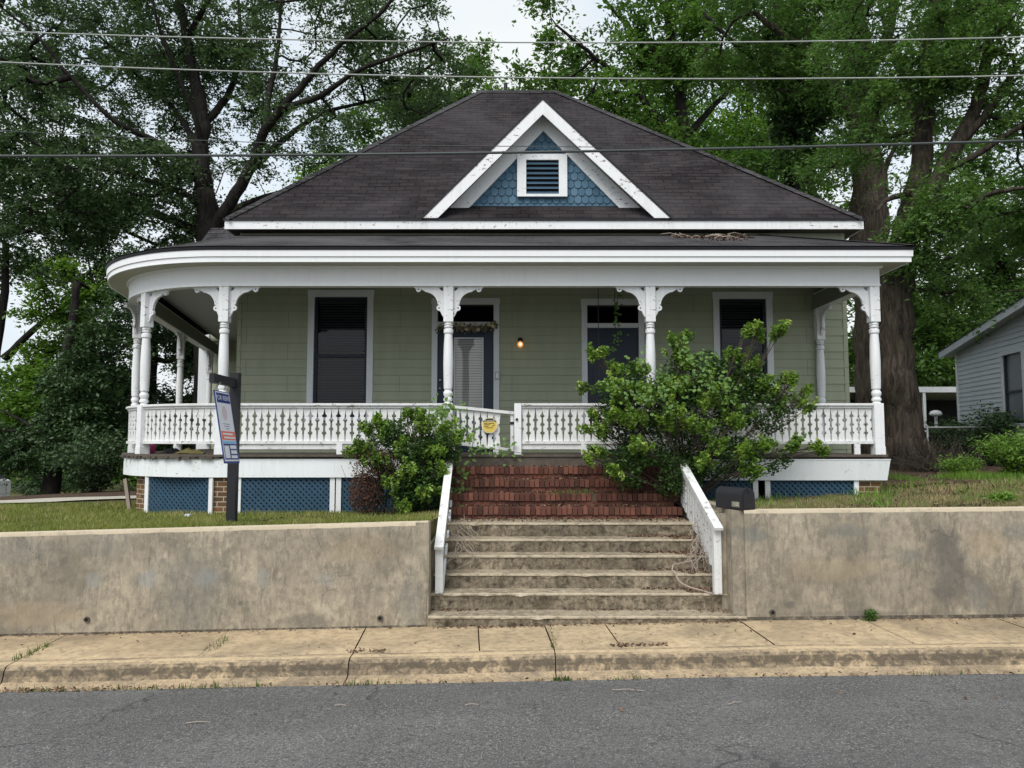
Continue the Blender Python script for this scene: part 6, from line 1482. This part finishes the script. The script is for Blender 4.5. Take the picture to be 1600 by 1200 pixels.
for sx_ in (-.85,.85):
    for y in (1.0,4.2):
        b = MB(); b.tube([(sx_-.11,y,.36),(sx_+.11,y,.36)], .36, 20); w = b.build('wheel', M['rubber'], tk, local=True); b = MB(); b.tube([(sx_-.115,y,.36),(sx_+.115,y,.36)], .2, 14); b.build('rim', M['gal'], w, local=True)

# ------------------------------------------------------------------ things on the porch
gd = thing('flower_garland', 'dried cream flower garland draped over the front door header', 'garland', tuple(A3(730,510,YW-.08))); rs = random.Random(8)
b = MB(); f2 = MB(); P = smooth_poly([A3(684,512,YW-.07),A3(705,509,YW-.09),A3(730,512,YW-.1),A3(755,510,YW-.09),A3(776,506,YW-.07)], 8)
for k in range(150): q = P[rs.randrange(len(P))] + Vector((rs.gauss(0,.03), rs.gauss(0,.015)-.01, rs.gauss(0,.035)-.01)); heart_leaf(b, q, rs.uniform(.04,.07), Vector((rs.uniform(-1,1),-1,rs.uniform(-.5,1))), Vector((rs.uniform(-1,1),0,rs.uniform(-1,1))))
b.build('leaves', plain('dried_leaves', (.17,.15,.09), .8), gd)
for x, y in ((708,505),(722,507),(742,506),(764,507),(729,514),(747,515),(770,509),(697,508)):
    c = A3(x, y, YW-.13)
    for k in range(7): a = k*.9; heart_leaf(f2, c+Vector((math.cos(a)*.02,-.004*k,math.sin(a)*.02)), .05, Vector((math.cos(a)*.6,-1,math.sin(a)*.6)), Vector((-math.sin(a),0,math.cos(a)+.01)))
f2.build('flowers', plain('cream_petals', (.50,.42,.27), .8), gd)
sw = thing('porch_swing', 'dark wooden porch swing hanging on chains behind the big shrub', 'porch swing', tuple(A3(940,650,13.1)))
b = MB(); x0, x1 = A3(922,640,13.1).x, A3(1080,640,13.1).x
for i in range(5): b.box(x0, x1, 12.85+.1*i, 12.93+.1*i, .22, .245)
b.build('seat', M['stem'], sw); b = MB()
for i in range(14): x = lerp(x0+.03, x1-.03, i/13); b.box(x-.02, x+.02, 13.36, 13.38, .25, .62)
b.box(x0, x1, 13.35, 13.40, .621, .68); b.build('backrest', M['stem'], sw); b = MB()
for x in (x0+.02, x1-.02): b.box(x-.03, x+.03, 12.8, 13.4, .45, .48); b.box(x-.02, x+.02, 12.85, 12.9, .25, .449)
b.build('armrest', M['stem'], sw)
for (px, D_) in ((935,12.9),(961,13.35)):
    x = A3(px,500,D_).x; b = MB(); z = .48
    while z < 2.73: b.box(x-.006, x+.006, D_-.004, D_+.004, z, z+.035); b.box(x-.004, x+.004, D_-.009, D_+.009, z+.028, z+.05); z += .045
    b.build('chain', M['black'], sw)
M['yc'] = plain('faded_yellow_cloth', (.35,.30,.12), .9, .3); M['pk'] = plain('pink_plastic', (.55,.08,.22), .5)
def rag(name, label, cat, c, s_, mat, seed):
    b = MB(); n = 14; vs = []
    for j in range(n):
        for i in range(n):
            u, v = i/(n-1)-.5, j/(n-1)-.5; r = math.sqrt(u*u+v*v); q = Vector((u*7,v*7,seed)); vs.append((c[0]+u*s_[0], c[1]+v*s_[1], c[2]+.004+s_[2]*max(0,(1-r*1.7))*(.6+.8*noise.noise(q))+.012*abs(noise.noise(q*2))))
    b.add(vs, [(j*n+i,j*n+i+1,(j+1)*n+i+1,(j+1)*n+i) for j in range(n-1) for i in range(n-1)], .5); tag(b.build(name, mat, smooth=True), label, cat)
rag('crumpled_cloth', 'crumpled yellow cloth on the porch floor behind the curved railing', 'cloth', (A3(293,700,12.5).x,12.6,DECK), (.45,.35,.12), M['yc'], 1)
rag('crumpled_bag', 'dark crumpled bag on the porch floor behind the curved railing', 'bag', (A3(270,700,12.9).x,12.9,DECK), (.3,.3,.14), M['black'], 2)
b = MB(); c = A3(233,700,12.9); b.lathe((c.x,12.95,DECK), [(.05,0),(.075,.02),(.085,.13),(.07,.15),(.03,.16)], 14); tag(b.build('plastic_tub', M['pk'], smooth=True), 'small pink tub on the porch floor at the curved corner', 'tub')
c = at(292,805,11.4); b = MB(); b.prism([(c.x-.04,11.4,H(c.x,11.4)+.01),(c.x+.04,11.4,H(c.x,11.4)+.01),(c.x+.035,11.4,H(c.x,11.4)+.05),(c.x-.03,11.4,H(c.x,11.4)+.045)], (0,.05,0)); tag(b.build('paper_scrap', M['sgw']), 'white scrap of litter on the grass before the left lattice', 'litter')
